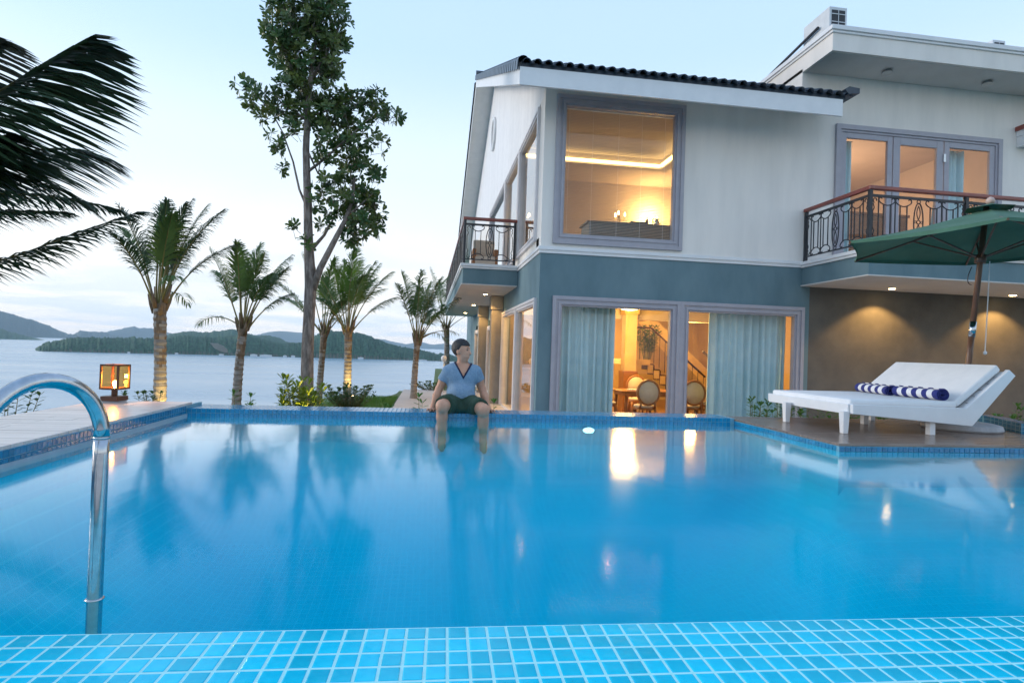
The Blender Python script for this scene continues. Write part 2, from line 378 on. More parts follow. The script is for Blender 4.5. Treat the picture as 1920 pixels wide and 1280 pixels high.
# ---- islands and mountains: outlines as (azimuth in degrees, slope of sight line), swept into real ridges
def hill(name, label, outline, D, depth, m, rough=1., cols=180, rows=14, seed=1, mats=None):
    az = np.array([a for a, t in outline]); tn = np.array([t for a, t in outline])
    A = np.linspace(az[0], az[-1], cols); T = np.interp(A, az, tn)
    rng = np.random.RandomState(seed); mb = MB(); vs = []
    nz = [np.interp(np.linspace(0, 1, cols), np.linspace(0, 1, cols//k+2), rng.randn(cols//k+2)) for k in (2, 5, 11)]
    for j in range(rows+1):
        v = j/rows                       # 0 front shore .. .55 ridge .. 1 back shore
        prof = math.sin(min(1, v/.55)*math.pi/2)**.8 if v < .55 else math.cos((v-.55)/.45*math.pi/2)
        wob = rng.randn(cols)
        for i in range(cols):
            rr = D+depth*v+ (depth*.05*nz[2][i]*(1-abs(2*v-1)))
            Dr = D+depth*.55
            H = max(0., .78+T[i]*Dr+20)
            z = -20.4+H*prof+(rough*(.5*nz[0][i]+.35*wob[i]+.6*nz[1][(i*3+j*7) % cols])*min(1, H/8) if 0 < v < 1 else 0)
            if v == 0 or v == 1: z = -20.6
            a = math.radians(A[i]); vs.append((rr*math.sin(a), rr*math.cos(a), z))
    fs = [(j*cols+i, j*cols+i+1, (j+1)*cols+i+1, (j+1)*cols+i) for j in range(rows) for i in range(cols-1)]
    mb.add(vs, fs)
    o = mb.build(name, mats or m, smooth=True); struct(o, label)
    if mats:
        me = o.data
        for p in me.polygons:
            j = p.index//(cols-1)
            if j == 0 and (p.index*7919 % 13) < 9: p.material_index = 1
    return o
FRONT = [(-31.08, -.0222), (-30.84, -.0179), (-30.31, -.0112), (-29.57, -.0079), (-28.59, -.0036), (-27.92, -.0024), (-26.32, -.0028), (-24.66, -.0009), (-22.24, .0008), (-20.79, .0058), (-19.78, .0033), (-18.83, .0032), (-17.58, .0057), (-16.35, .0107), (-15.3, .0048), (-14.04, -.0008), (-12.87, -.0029), (-11.87, .0006), (-10.54, .011), (-9.76, .0189), (-9.01, .0215), (-8.1, .0219), (-6.15, .018), (-5.1, .0116), (-3.64, .0028), (-1.97, -.0029), (-.09, -.0076), (2.18, -.0123), (4.0, -.0188), (5, -.023)]
hill('island', 'dark green scrub island lying across the bay', FRONT, 893, 240, M['hill'], rough=1.5, cols=760, rows=30, mats=[M['hill'], M['rock']])
hill('island_ridge', 'higher green ridge rising behind the near island', [(-23.42, -.0008), (-22.52, .0048), (-20.65, .0123), (-19.79, .0106), (-18.4, .0141), (-17.44, .0173), (-16.58, .0138), (-15.7, .0092), (-14.47, .0096), (-13.57, .0068), (-12.65, -.0002), (-11.86, -.0048)], 1650, 380, M['hill'], rough=1.5, seed=4)
hill('headland', 'blue green headland at the left edge of the bay', [(-40, .022), (-34.76, .0115), (-33.02, .0057), (-32.32, .0007), (-31.61, -.0027), (-30.67, -.0069), (-30.05, -.0088)], 2450, 500, M['hill'], rough=2, seed=5)
hill('mountain_left', 'large hazy mountain sloping down to the bay', [(-39, .042), (-36.45, .0384), (-34.8, .0328), (-33.07, .0283), (-32.16, .0224), (-30.94, .0167), (-30.0, .009), (-29.07, .0019), (-28.53, -.0006), (-27.91, -.0039)], 4300, 900, M['mount'], rough=4, seed=6)
hill('mountain_middle', 'low hazy mountain behind the island tip', [(-29.2, -.0041), (-28.92, -.0031), (-28.31, .0061), (-27.45, .0058), (-26.72, .0052), (-26.15, .0022), (-25.1, -.0019), (-24, -.0045)], 4900, 700, M['mount'], rough=4, seed=7, cols=90)
hill('mountain_far', 'pale far mountain behind the first palm', [(-28.5, -.002), (-27.24, .0018), (-26.34, .0072), (-25.52, .0114), (-24.76, .0151), (-24.28, .0132), (-23.57, .0146), (-22.49, .0093), (-21.1, .0024), (-19.5, -.002)], 6200, 700, M['mount'], rough=5, seed=8, cols=90)
hill('mountain_right', 'palest mountain range behind the green island', [(-18.5, -.002), (-17.19, .0002), (-15.48, .0097), (-13.9, .0167), (-11.9, .0165), (-9.08, .0107), (-5.69, .0113), (-4.21, .0096), (-2.19, .0037), (-.68, .0082), (.35, .0044), (1.63, .0078), (2.93, .0023), (5.01, -.001), (30, -.002)], 6800, 700, M['mount'], rough=5, seed=9, cols=260)

# small buildings along the island shore
def shore_house(az, D, w_, d_, h_, roofh, label=None):
    roofh *= .6
    a = R_(az); e = empty('shore_building', (D*math.sin(a), D*math.cos(a), -20), -a)
    MB().box(-w_/2, w_/2, -d_/2, d_/2, -1, h_).build('wall', M['farwhite'], e)
    MB().prism_y([(-w_/2-.4, h_), (w_/2+.4, h_), (0, h_+roofh)], -d_/2-.3, d_/2+.3).build('roof', M['farwhite'], e)
    tag(e, label or 'small white building on the island shore', 'building', 'white buildings along the island shore')
SHORE = ['tiny white building on the island shore left of the first palm', 'tiny white building on the island shore just right of the first palm', 'low white building on the island shore beside the second palm trunk',
         'white shore building right of the second palm trunk', 'longest white shore building, between second palm and leafy tree', 'small white shore building left of the leafy tree trunk', 'white shore building touching the leafy tree trunk',
         'white shore building between the two middle palms', 'long low white building at the right end of the island']
for i, (az, w_, h_) in enumerate([(-25.0, 3, 1.4), (-21.6, 4, 1.5), (-18.2, 6, 1.4), (-15.6, 9, 2.2), (-14.6, 16, 2.0), (-13.0, 5, 1.6), (-12.3, 5, 1.8), (-6.3, 8, 1.9), (-.6, 16, 1.2)]):
    shore_house(az, 893 if az > -17 else 890, w_, 6, h_, 1.2, SHORE[i])

# ---- headland garden ground: one sheet that falls away to the sea
def ground_z(x, y):
    edge = 15.6 if x < -3.6 else 15.6+4*(x+3.6)/.8 if x < -2.8 else 19.6 if x < -1.2 else (22.5 if x < 0.3 else 46.)
    if -1.6 < x < -.9: edge = 19.6+(x+1.6)/.7*2.9
    d = max(0, y-edge)
    l = max(0, -5.7-x)
    z = GZ-(d*.55)-(l*.6)
    return max(z, -21)
xs = sorted(set([-2.6, 9.0, -140, -90, -60, -45, -35, -25, -20, -16, -13, -11, -9.5, -5.7]+[-9+.8*i for i in range(14)]+[2.5, 4, 6, 9, 14, 20, 30, 50]))
ys = sorted(set([.92, 6.45, -40, -25, -15, -8, -4, 0, 3, 6, 8, 10]+[11+1.*i for i in range(16)]+[28, 30, 34, 40, 46, 50, 60, 75, 90, 110]))
vs = [(x, y, ground_z(x, y)+(.02*noise1(x*1.3+y*.7) if x < 1.5 else 0)) for y in ys for x in xs]
nx = len(xs)
# leave the pool hole out of the sheet
fs = []
for j in range(len(ys)-1):
    for i in range(nx-1):
        if xs[i] >= -2.65 and xs[i+1] <= 9.1 and ys[j] >= .9 and ys[j+1] <= 6.5: continue
        fs.append((j*nx+i, j*nx+i+1, (j+1)*nx+i+1, (j+1)*nx+i))
struct(MB().add(vs, fs).build('ground', M['lawn'], smooth=True), 'garden ground falling away to the sea')
# grass blades on the lawn in view
def grass_patch(n, x0, x1, y0, y1, seed):
    rng = random.Random(seed); mb = MB(); vs = []; fs = []
    for k in range(n):
        x = rng.uniform(x0, x1); y = rng.uniform(y0, y1); z = ground_z(x, y)-.01
        a = rng.uniform(0, 6.28); h = rng.uniform(.04, .09); wd = .006; lx, ly = rng.uniform(-.03, .03), rng.uniform(-.03, .03)
        i = len(vs); vs += [(x-wd*math.cos(a), y-wd*math.sin(a), z), (x+wd*math.cos(a), y+wd*math.sin(a), z), (x+lx, y+ly, z+h)]; fs.append((i, i+1, i+2))
    return mb.add(vs, fs)
g = grass_patch(50000, -5.8, -.93, 8.5, 19.6, 3).build('lawn_grass', M['grass']); struct(g, 'bright mown lawn beyond the pool edge', 'stuff', 'grass')
# patio beside the house
struct(MB().prism([(-.9, 7.2), (2.14, 7.2), (2.14, 22.2), (-.85, 22.2)], GZ+.004, GZ+.06).build('patio', M['patio'], bevel=.01), 'pale paved patio along the side of the villa')
struct(MB().prism([(2.14, 7.2), (16, 7.2), (16, 11.5), (2.14, 11.5)], GZ+.004, GZ+.05).build('path', M['patio']), 'pale paved strip between pool and villa')

# ================================================================== POOL
PX0, PX1, PY0, PY1 = -2.41, 9.0, .95, 6.38
DX, DY = 3.54, 4.62                      # sun deck corner
LEDGE_Y = 1.66
DEPTH = -1.05
poly = [(PX0, PY0), (PX1, PY0), (PX1, DY), (DX, DY), (DX, PY1), (PX0, PY1)]
n = len(poly)
b = MB()
# floor with wide coved edges, as one fine sheet
gx = [PX0+(PX1-PX0)*i/76 for i in range(77)]; gy = [PY0+(PY1-PY0)*j/40 for j in range(41)]
def edge_dist(x, y):
    if x > DX and y > DY: return 0.
    d = min(PY1-y, 1e9)
    if x <= DX: d = min(d, math.hypot(max(0, DX-x), max(0, DY-y)))
    else: d = min(d, DY-y)
    return min(d, (x-PX0)*1.6)
def floor_z(x, y):
    q = min(1., edge_dist(x, y)/2.3); return -1.18+.93*(1-math.sqrt(1-(1-q)**2))
b.add([(x, y, floor_z(x, y)) for y in gy for x in gx], [(j*77+i, j*77+i+1, (j+1)*77+i+1, (j+1)*77+i) for j in range(40) for i in range(76)])
NFL = 76*40
for i in range(n):
    (xa, ya), (xb, yb) = poly[i], poly[(i+1) % n]
    b.add([(xa, ya, DEPTH-.4), (xb, yb, DEPTH-.4), (xb, yb, .0), (xa, ya, .0)], [(0, 3, 2, 1)])
for i in range(n): b.mi[NFL+i] = 1 if abs(poly[i][1]-poly[(i+1) % n][1]) < .01 else 2
basin_wall_y = grid_mat('basin_side_mosaic', (.006, .64, .82), (.006, .67, .84), (.04, .72, .87), .068, .05, .006, axes='yz')
basin_wall = grid_mat('basin_wall_mosaic', (.006, .64, .82), (.006, .67, .84), (.04, .72, .87), .0565, .05, .006, axes='xz')
o = b.build('pool_basin', [M['basin'], basin_wall, basin_wall_y])
for p in o.data.polygons: p.use_smooth = p.index < NFL; struct(o, 'deep blue mosaic swimming pool basin')
# outer retaining walls of the raised pool
b = MB(); b.box(PX0-.84, DX+6, PY1+.40, PY1+.43, GZ, .03); b.box(PX0-.85, PX0-.83, -5, PY1+.43, GZ, .07)
b.build('retaining_wall', M['teal'], o)
# floor drain and faint inlet plates on the floor
b = MB().lathe([(.11, 0), (.11, .012), (.09, .016)], (-.05, 2.1, floor_z(-.05, 2.1)+.004), 20); b.build('drain_cover', M['grout'], o, smooth=False)
b = MB().box(-.6, -.32, 1.95, 2.2, -1.19, -1.155); b.build('drain_plate', M['grout_dark'], o)
b = MB().lathe([(.08, 0), (.08, .012), (.06, .016)], (1.15, 2.1, floor_z(1.15, 2.1)+.004), 20); b.build('drain_cover', M['grout'], o)

# water body
wpoly = [(PX0-.02, PY0-.02), (PX1+.02, PY0-.02), (PX1+.02, DY+.02), (DX+.02, DY+.02), (DX+.02, PY1+.02), (PX0-.02, PY1+.02)]
o = MB().prism(wpoly, DEPTH-.6, 0).build('pool_water', M['water'])
struct(o, 'still clear pool water mirroring the sky and villa')

# ---- tiles
def tile_mesh(name, lx, ly, t, m, ch=.003):
    bb = MB(); hx, hy = lx/2, ly/2
    bb.add([(-hx, -hy, 0), (hx, -hy, 0), (hx, hy, 0), (-hx, hy, 0), (-hx+ch, -hy+ch, t), (hx-ch, -hy+ch, t), (hx-ch, hy-ch, t), (-hx+ch, hy-ch, t)],
           [(4, 5, 6, 7), (0, 1, 5, 4), (1, 2, 6, 5), (2, 3, 7, 6), (3, 0, 4, 7)])
    return bb.mesh(name, m)
def proj(p):                               # rough test for what the photograph shows
    cam = scene.camera.matrix_world; q = cam.inverted() @ Vector(p)
    if q.z >= -.05: return None
    return (.5+q.x/-q.z*1100/1920, .5+q.y/-q.z*1100/1280)
def lay_tiles(parent, places, me, limit, rot=(0, 0, 0), stuff_mat=None, jit=.0):
    """places: centres; the ones that show largest become parts, the rest one joined part."""
    vis = []; rest = []
    for p in places:
        q = proj(p)
        if q and -.02 < q[0] < 1.02 and -.03 < q[1] < 1.02: vis.append(p)
        else: rest.append(p)
    vis.sort(key=lambda p: Vector(p).length)
    rest += vis[limit:]; vis = vis[:limit]
    rg = random.Random(len(places))
    for p in vis:
        r = (rot[0]+rg.uniform(-jit, jit), rot[1]+rg.uniform(-jit, jit), rot[2])
        inst('tile', me, parent, p, r)
    if rest:
        bb = MB(); Mx = Matrix.Identity(3) if rot == (0, 0, 0) else __import__('mathutils').Euler(rot).to_matrix()
        lv = [Mx @ v.co for v in me.vertices]; lf = [tuple(p.vertices) for p in me.polygons]
        for p in rest: bb.add([v+Vector(p) for v in lv], lf)
        r = bb.build('tiling', stuff_mat or me.materials[0], parent); r['kind'] = 'stuff'
# shallow ledge at the near end
b = MB().box(PX0+.003, PX1-.003, PY0+.003, LEDGE_Y, DEPTH+.004, -.024)
ledge = b.build('pool_ledge', M['grout']); struct(ledge, 'shallow tiled ledge at the near end of the pool')
TX, TY = .0565, .068
me = tile_mesh('ledge_tile', TX-.0078, TY-.0085, .0014, M['tile_ledge'])
pl = []
ncol = int((PX1-PX0)/TX)
for r in range(int((LEDGE_Y-PY0)/TY)):
    for c in range(ncol):
        pl.append((-.0+TX*(c-42)-.002, LEDGE_Y-TY*(r+.5), -.0238))
pl = [p for p in pl if PX0+.03 < p[0] < PX1-.03]
lay_tiles(ledge, pl, me, 298, jit=.006)
ledge.rotation_euler = (0, 0, -.028); ledge.location = (-.047, .052, 0)     # the ledge runs slightly askew
# left edge: deck of pale boards with two tile rows above a grey strip
ZL = .125
lw = MB().box(PX0-.03, PX0-.004, -4, PY1+.42, -.3, ZL-.022)
left_edge = lw.build('left_pool_edge', M['grout_dark']); struct(left_edge, 'blue tiled left edge of the pool')
MB().box(PX0-.006, PX0+.012, PY0, PY1-.003, -.05, .022).build('strip', M['strip'], left_edge)
me = tile_mesh('edge_tile', .0455, .0445, .006, M['tile_cope'])
pl = [(PX0-.0045, PY1-.002-.05*(k+.5), ZL-.025-.0245-.0485*r) for k in range(int((PY1-PY0)/.05)) for r in (0, 1)]
lay_tiles(left_edge, pl, me, 290, rot=(0, R_(90), 0))
ldeck = MB().prism([(-3.27, -4), (PX0-.03, -4), (PX0-.03, PY1+.15), (-3.27, PY1+.15)], GZ, ZL-.024).build('left_deck', M['strip'])
struct(ldeck, 'pale board deck along the left side of the pool')
y = PY1+.15; k = 0; rg = random.Random(5)
while y > -3.5:
    wd = .112
    cut = rg.uniform(-3.0, -2.7)
    for (xa, xb) in ((-3.28, cut-.002), (cut+.002, PX0-.002)):
        MB().box(xa, xb, y-wd+.005, y, ZL-.023, ZL+rg.uniform(-.001, .001)).build('plank', M['plank'], ldeck, bevel=.003)
    y -= wd
# far edge
ZF = .078
far_edge = MB().box(PX0-.03, DX+.02, PY1+.004, PY1+.44, -.4, ZF-.006).build('far_pool_edge', M['grout_dark']); struct(far_edge, 'blue tiled far edge of the pool where the man sits')
me = tile_mesh('far_tile', .0425, .0425, .006, M['tile_far'])
pf = [(PX0+.0465*(k+.5), PY1+.0045, ZF-.0235-.0465*r) for k in range(int((DX-PX0)/.0465)) for r in (0, 1)]
pt = [(PX0+.0465*(k+.5), PY1+.0235+.0465*r, ZF-.006) for k in range(int((DX-PX0)/.0465)) for r in range(9)]
lay_tiles(far_edge, pf, me, 256, rot=(R_(90), 0, 0))
bb = MB(); lv = [v.co.copy() for v in me.vertices]; lf = [tuple(p.vertices) for p in me.polygons]
for p in pt: bb.add([v+Vector(p) for v in lv], lf)
r = bb.build('top_tiling', M['tile_far'], far_edge); r['kind'] = 'stuff'
# pool lamp just under the water on the far wall
e = empty('pool_lamp', (1.80, PY1-.002, -.085))
e.scale = (1, 1, .5)
MB().lathe([(.085, 0), (.085, .015), (.07, .022)], (0, 0, 0), 24).build('lamp_ring', M['steel'], e, rot=(R_(90), 0, 0))
MB().lathe([(.066, .012), (.066, .024), (.03, .030)], (0, 0, 0), 24).build('lens', M['poollamp'], e, rot=(R_(90), 0, 0))
tag(e, 'round lit underwater lamp in the far pool wall', 'pool lamp')
# sun deck on the right
ZD = .07
sun_deck = MB().prism([(DX+.004, DY+.004), (9.5, DY+.004), (9.5, 5.25), (6.25, 5.45), (6.62, 6.18), (6.75, 6.66), (DX+.004, 6.66)], GZ, ZD-.024).build('sun_deck', M['grout_dark'])
struct(sun_deck, 'wet brown board deck under the lounger')
y = DY+.012; rg = random.Random(9)
while y < 6.64:
    wd = .105; y1 = min(y+wd-.004, 6.66)
    xr = 9.4 if y < 5.2 else (6.28+.5*(y-5.4)/1.0 if y > 5.4 else 6.3)
    cut = rg.uniform(4.6, 5.9)
    for xa, xb in ((DX+.002, cut-.002), (cut+.002, xr)):
        MB().box(xa, xb, y, y1, ZD-.023, ZD+rg.uniform(-.001, .001)).build('plank', M['deck'], sun_deck, bevel=.003)
    y += wd
me = tile_mesh('deck_tile', .0425, .0425, .006, M['tile_far'])
me2 = tile_mesh('deck_front_tile', .0465, .0425, .006, M['tile_cope'])
p1 = [(DX+.0045, PY1-.0465*(k+.5), ZD-.026-.0225-.0465*r) for k in range(int((PY1-DY)/.0465)) for r in (0,)]
lay_tiles(sun_deck, p1, me, 60, rot=(0, R_(-90), 0))
p2 = [(DX+.051*(k+.5), DY+.0045, ZD-.026-.0225-.0465*r) for k in range(int((PX1-DX)/.051)) for r in (0,)]
lay_tiles(sun_deck, p2, me2, 120, rot=(R_(90), 0, 0))
# low tiled kerb behind the deck
kerb_pts = [(9.6, 5.23), (6.36, 5.5), (6.72, 6.2), (6.85, 6.75), (7.0, 6.75), (6.9, 6.15), (6.6, 5.65), (9.6, 5.5)]
k = MB().prism(kerb_pts, GZ, .175).build('tiled_kerb', grid_mat('kerb_mosaic', (.012, .12, .22), (.016, .16, .27), (.14, .32, .40), .0465, .0465, .005, axes='xz'))
tag(k, 'low blue tiled kerb behind the parasol base', 'kerb')
# near deck under the camera
nd = MB().box(-3.25, 9.5, -5, PY0-.003, GZ, .05).build('near_deck', M['plank']); struct(nd, 'deck at the near end of the pool')
# right end behind everything

# ---- the sea air that fades the far hills
hz = MB().box(-7900, 7900, -2900, 7900, -21.5, 212).build('haze', bpy.data.materials.new('haze')); struct(hz, 'thin blue sea haze over the bay', 'stuff', 'haze')
hm = hz.data.materials[0]; hm.use_nodes = True; hm.node_tree.nodes.clear()
pv = hm.node_tree.nodes.new('ShaderNodeVolumePrincipled'); ho = hm.node_tree.nodes.new('ShaderNodeOutputMaterial')
pv.inputs['Color'].default_value = (.78, .92, 1, 1); pv.inputs['Density'].default_value = 7.5e-5; pv.inputs['Anisotropy'].default_value = 0
hm.node_tree.links.new(pv.outputs[0], ho.inputs['Volume'])

# ================================================================== VILLA
FY, WX = 11.5, 2.15                       # front wall plane, gable wall plane
villa = empty('villa', (5, 14, GZ))
tag(villa, 'two storey villa with teal lower walls, white upper walls and balconies', 'villa')
def vpart(mb, name, m, **k):
    o = mb.build(name, m, None, **k); o.parent = villa; o.matrix_parent_inverse = Matrix.Translation((-5, -14, -GZ)); return o
def vempty(name, parent=None):
    o = empty(name); o.parent = parent or villa
    if not parent: o.matrix_parent_inverse = Matrix.Translation((-5, -14, -GZ))
    return o
BX = 7.72                                  # left side of the taller right block
ZB = 2.84                                  # storey line
T = .22
# --- front wall, lower storey (teal), with the double window opening 2.55..7.76 x -.8..1.78
b = MB()
b.box(WX, 2.55, FY, FY+T, GZ, ZB-.10); b.box(2.55, 7.76, FY, FY+T, 1.78, ZB-.10); b.box(7.76, 8.02, FY, FY+T, GZ, ZB-.10)
b.box(2.55, 7.76, FY, FY+T, GZ, -.82); b.box(5.02, 5.20, FY+.02, FY+T-.02, -.82, 1.78)
vpart(b, 'lower_wall', M['teal'])
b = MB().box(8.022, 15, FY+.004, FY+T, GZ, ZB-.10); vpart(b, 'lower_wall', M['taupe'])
# --- front wall, upper storey (white), window opening 2.5..5.0 x 3.06..5.82
UZ = 6.55
b = MB()
b.box(WX, 2.52, FY, FY+T, ZB, UZ); b.box(2.52, 4.98, FY, FY+T, ZB, 3.07); b.box(2.52, 4.98, FY, FY+T, 5.82, UZ); b.box(4.98, 8.64, FY, FY+T, ZB, UZ)
b.box(8.64, 12.5, FY, FY+T, 5.76, 7.0); b.box(12.5, 16, FY, FY+T, ZB, 7.0); b.box(BX, 8.64, FY, FY+T, UZ, 7.0)
vpart(b, 'upper_wall', M['white'])
b = MB().box(BX, BX+.2, FY+T, 24, ZB+3, 7.0); vpart(b, 'block_side_wall', M['white'])
# --- white storey band (stepped)
b = MB(); b.box(WX-.05, 7.80, FY-.05, FY+.1, ZB-.035, ZB+.03); b.box(WX-.025, 7.80, FY-.025, FY+.1, ZB-.10, ZB-.035)
b.box(WX-.05, WX+.1, FY+.1, 14.47, ZB-.035, ZB+.03); b.box(WX-.025, WX+.1, FY+.1, 14.47, ZB-.10, ZB-.035)
vpart(b, 'storey_band', M['trimwhite'])
# --- gable wall (faces the sea): pieces round the glazing
b = MB()
b.box(WX, WX+T, FY+T, FY+.5, ZB, 5.95); b.box(WX, WX+T, FY+T, 33.5, ZB, 3.08)
b.box(WX, WX+T, 21.95, 33.5, 3.08, 5.95)
vpart(b, 'gable_wall', M['white'])
b = MB()
b.box(WX, WX+T, FY+T, 11.78, GZ, ZB-.10); b.box(WX, WX+T, 11.78, 33.5, 1.82, ZB-.10); b.box(WX, WX+T, 17.1, 19.0, GZ, 1.82); b.box(WX, WX+T, 21.3, 23.5, GZ, 1.82); b.box(WX, WX+T, 27, 33.5, GZ, 1.82)
vpart(b, 'gable_lower_wall', M['teal'])
# gable triangle: vertical boards, each a piece
RY, RZ, EY, EZ, SL = 22.5, 11.30, 10.5, 6.07, .436
def roof_under(y): return (EZ-.42)+SL*(y-EY) if y < RY else (EZ-.42)+SL*(2*RY-y-EY)
gb = vempty('gable_boarding'); y = FY
while y < 33.4:
    y1 = min(y+.30, 33.5)
    zt0, zt1 = roof_under(y+.006)+.12, roof_under(y1)+.12
    if min(zt0, zt1) > 5.98:
        mb = MB().prism_x([(y+.006, 5.95), (y1, 5.95), (y1, zt1), (y+.006, zt0)], WX+.004, WX+.05)
        o = mb.build('board', M['board'], gb, bevel=.006)
    y = y1
b = MB(); b.prism_x([(FY+.2, 5.95), (33, 5.95), (RY, 10.6)], WX+.06, WX+.2); vpart(b, 'gable_backing', M['white'])
# round vent in the gable
v = vempty('gable_vent')
ring = [(WX-.03, 21.6+.55*math.cos(a), 8.75+.55*math.sin(a)) for a in [i*math.pi/16 for i in range(32)]]
MB().tube(ring, .06, 8, closed=True).build('vent_ring', M['trimwhite'], v, smooth=True)
for k in range(9):
    zz = 8.75-.46+.115*k; hw = math.sqrt(max(.01, .5**2-(zz-8.75)**2))
    MB().box(WX-.03, WX+.0, 21.6-hw, 21.6+hw, zz-.03, zz+.03).build('slat', M['frame_light'], v, rot=None)
# --- roof: two slopes, verge and eave boards, tiles
VX = 1.47
roof = vempty('roof')
b = MB()
def slab(x0, x1, y0, y1, zf, t):
    z0, z1 = zf(y0), zf(y1)
    b.add([(x0, y0, z0), (x1, y0, z0), (x1, y1, z1), (x0, y1, z1), (x0, y0, z0-t), (x1, y0, z0-t), (x1, y1, z1-t), (x0, y1, z1-t)],
          [(0, 1, 2, 3), (7, 6, 5, 4), (0, 4, 5, 1), (1, 5, 6, 2), (2, 6, 7, 3), (3, 7, 4, 0)])
zf1 = lambda y: EZ-.05+SL*(y-EY); zf2 = lambda y: EZ-.05+SL*(2*RY-y-EY)
slab(VX+.02, 8.0, EY+.03, FY, zf1, .10); slab(VX+.02, BX, FY, RY, zf1, .10); slab(VX+.02, BX, RY, 34.4, zf2, .10)
b.build('deck_board', M['roof'], roof)
b = MB()                                    # soffit lining
zs1 = lambda y: EZ-.15+SL*(y-EY)-.20; zs2 = lambda y: EZ-.35+SL*(2*RY-y-EY)
slab(VX+.06, 7.9, EY+.06, FY+.1, zs1, .04); slab(VX+.06, WX+.1, FY+.1, RY, zs1, .04); slab(VX+.06, WX+.1, RY, 34.3, zs2, .04)
b.build('soffit', M['trimwhite'], roof)
b = MB().box(VX, 7.93, EY, EY+.05, EZ-.46, EZ-.13); b.build('eave_fascia', M['trimwhite'], roof)
b = MB()
for (ya, yb, zf) in ((EY+.05, RY, lambda y: EZ-.13+SL*(y-EY)), (RY, 34.4, lambda y: EZ-.13+SL*(2*RY-y-EY))):
    za, zb = zf(ya), zf(yb)
    b.prism_x([(ya, za-.33), (yb, zb-.33), (yb, zb), (ya, za)], VX, VX+.05)
b.build('verge_fascia', M['trimwhite'], roof)
# tiles: barrel with pan, 0.2 m pitch
def barrel_tile(r=.082, ln=.44, t=.014, seg=8):
    mb = MB(); vs = []
    for y in (0, ln):
        k_ = 1. if y == 0 else .86
        for rr in (r, r-t):
            for i in range(seg+1):
                a = math.pi*i/seg; vs.append((-rr*k_*math.cos(a), y, rr*k_*math.sin(a)*.95))
    q = seg+1; fs = []
    for i in range(seg):
        fs.append((i, i+1, 2*q+i+1, 2*q+i)); fs.append((q+i+1, q+i, 3*q+i, 3*q+i+1)); fs.append((i+1, i, q+i, q+i+1))
    fs.append((0, 2*q, 3*q, q)); fs.append((seg, q+seg, 3*q+seg, 2*q+seg))
    mb.add(vs, fs)
    # the pan between two barrels
    mb.add([(r-.02, .015, .005), (.2-r+.02, .015, .005), (.2-r+.02, ln, .005), (r-.02, ln, .005), (r-.02, .015, -.012), (.2-r+.02, .015, -.012)], [(0, 1, 2, 3), (4, 5, 1, 0)])
    return mb.mesh('roof_tile', M['roof'], smooth=True)
tme = barrel_tile(); pit = math.atan(SL)
ntile = 33
for row in range(3):
    y0 = EY-.06+row*.34
    for k in range(ntile):
        if row == 2 and k*.2+VX+.1 > BX-.1: continue
        inst('roof_tile', tme, roof, (VX+.12+.2*k, y0, EZ-.045+SL*(y0-EY)+random.uniform(-.004, .004)), (pit, 0, random.uniform(-.012, .012)))
# remaining rows to the ridge as one field
bb = MB(); seg = 4
for k in range(31):
    xc = VX+.12+.2*k
    for (ya, yb, zf) in ((EY+.94, RY, zf1), (RY, 34.4, zf2)):
        za, zb = zf(ya)+.0, zf(yb)+.0; vs = []
        for (yy, zz) in ((ya, za), (yb, zb)):
            for i in range(seg+1):
                a = math.pi*i/seg; vs.append((xc-.085*math.cos(a), yy, zz+.08*math.sin(a)))
        bb.add(vs, [(i, i+1, seg+1+i+1, seg+1+i) for i in range(seg)])
r = bb.build('tile_field', M['roof'], roof, smooth=True); r['kind'] = 'stuff'
# verge cap tiles along the gable edge, ridge cap
cap = MB()
vs = []
for y in (0, .40):
    for i in range(7):
        a = math.pi*(i/6); vs.append((-.10*math.cos(a), y, .085*math.sin(a)+(.012 if y == 0 else 0)))
cap.add(vs, [(i, i+1, 8+i, 7+i) for i in range(6)]); cap.box(-.105, -.085, 0, .27, -.15, .01)
cme = cap.mesh('verge_tile', M['roof'], smooth=False)
for k in range(36):
    y0 = EY-.06+k*.335
    if y0 < RY: inst('verge_tile', cme, roof, (VX+.05, y0, EZ-.03+SL*(y0-EY)), (pit, 0, 0))
    y0 = RY+k*.335
    if y0 < 34.2: inst('verge_tile', cme, roof, (VX+.05, y0+.33, EZ-.03+SL*(2*RY-y0-.33-EY)), (-pit, 0, 0))
MB().tube([(VX-.02, RY, RZ+.06), (BX, RY, RZ+.06)], .13, 10).build('ridge_cap', M['roof'], roof, smooth=True)
# eave end tile at the right end
MB().prism_y([(7.98, EZ-.05), (8.22, EZ-.02), (8.22, EZ+.08), (8.0, EZ+.1), (7.9, EZ+.04)], EY-.09, EY+.6).build('end_tile', M['roof'], roof)

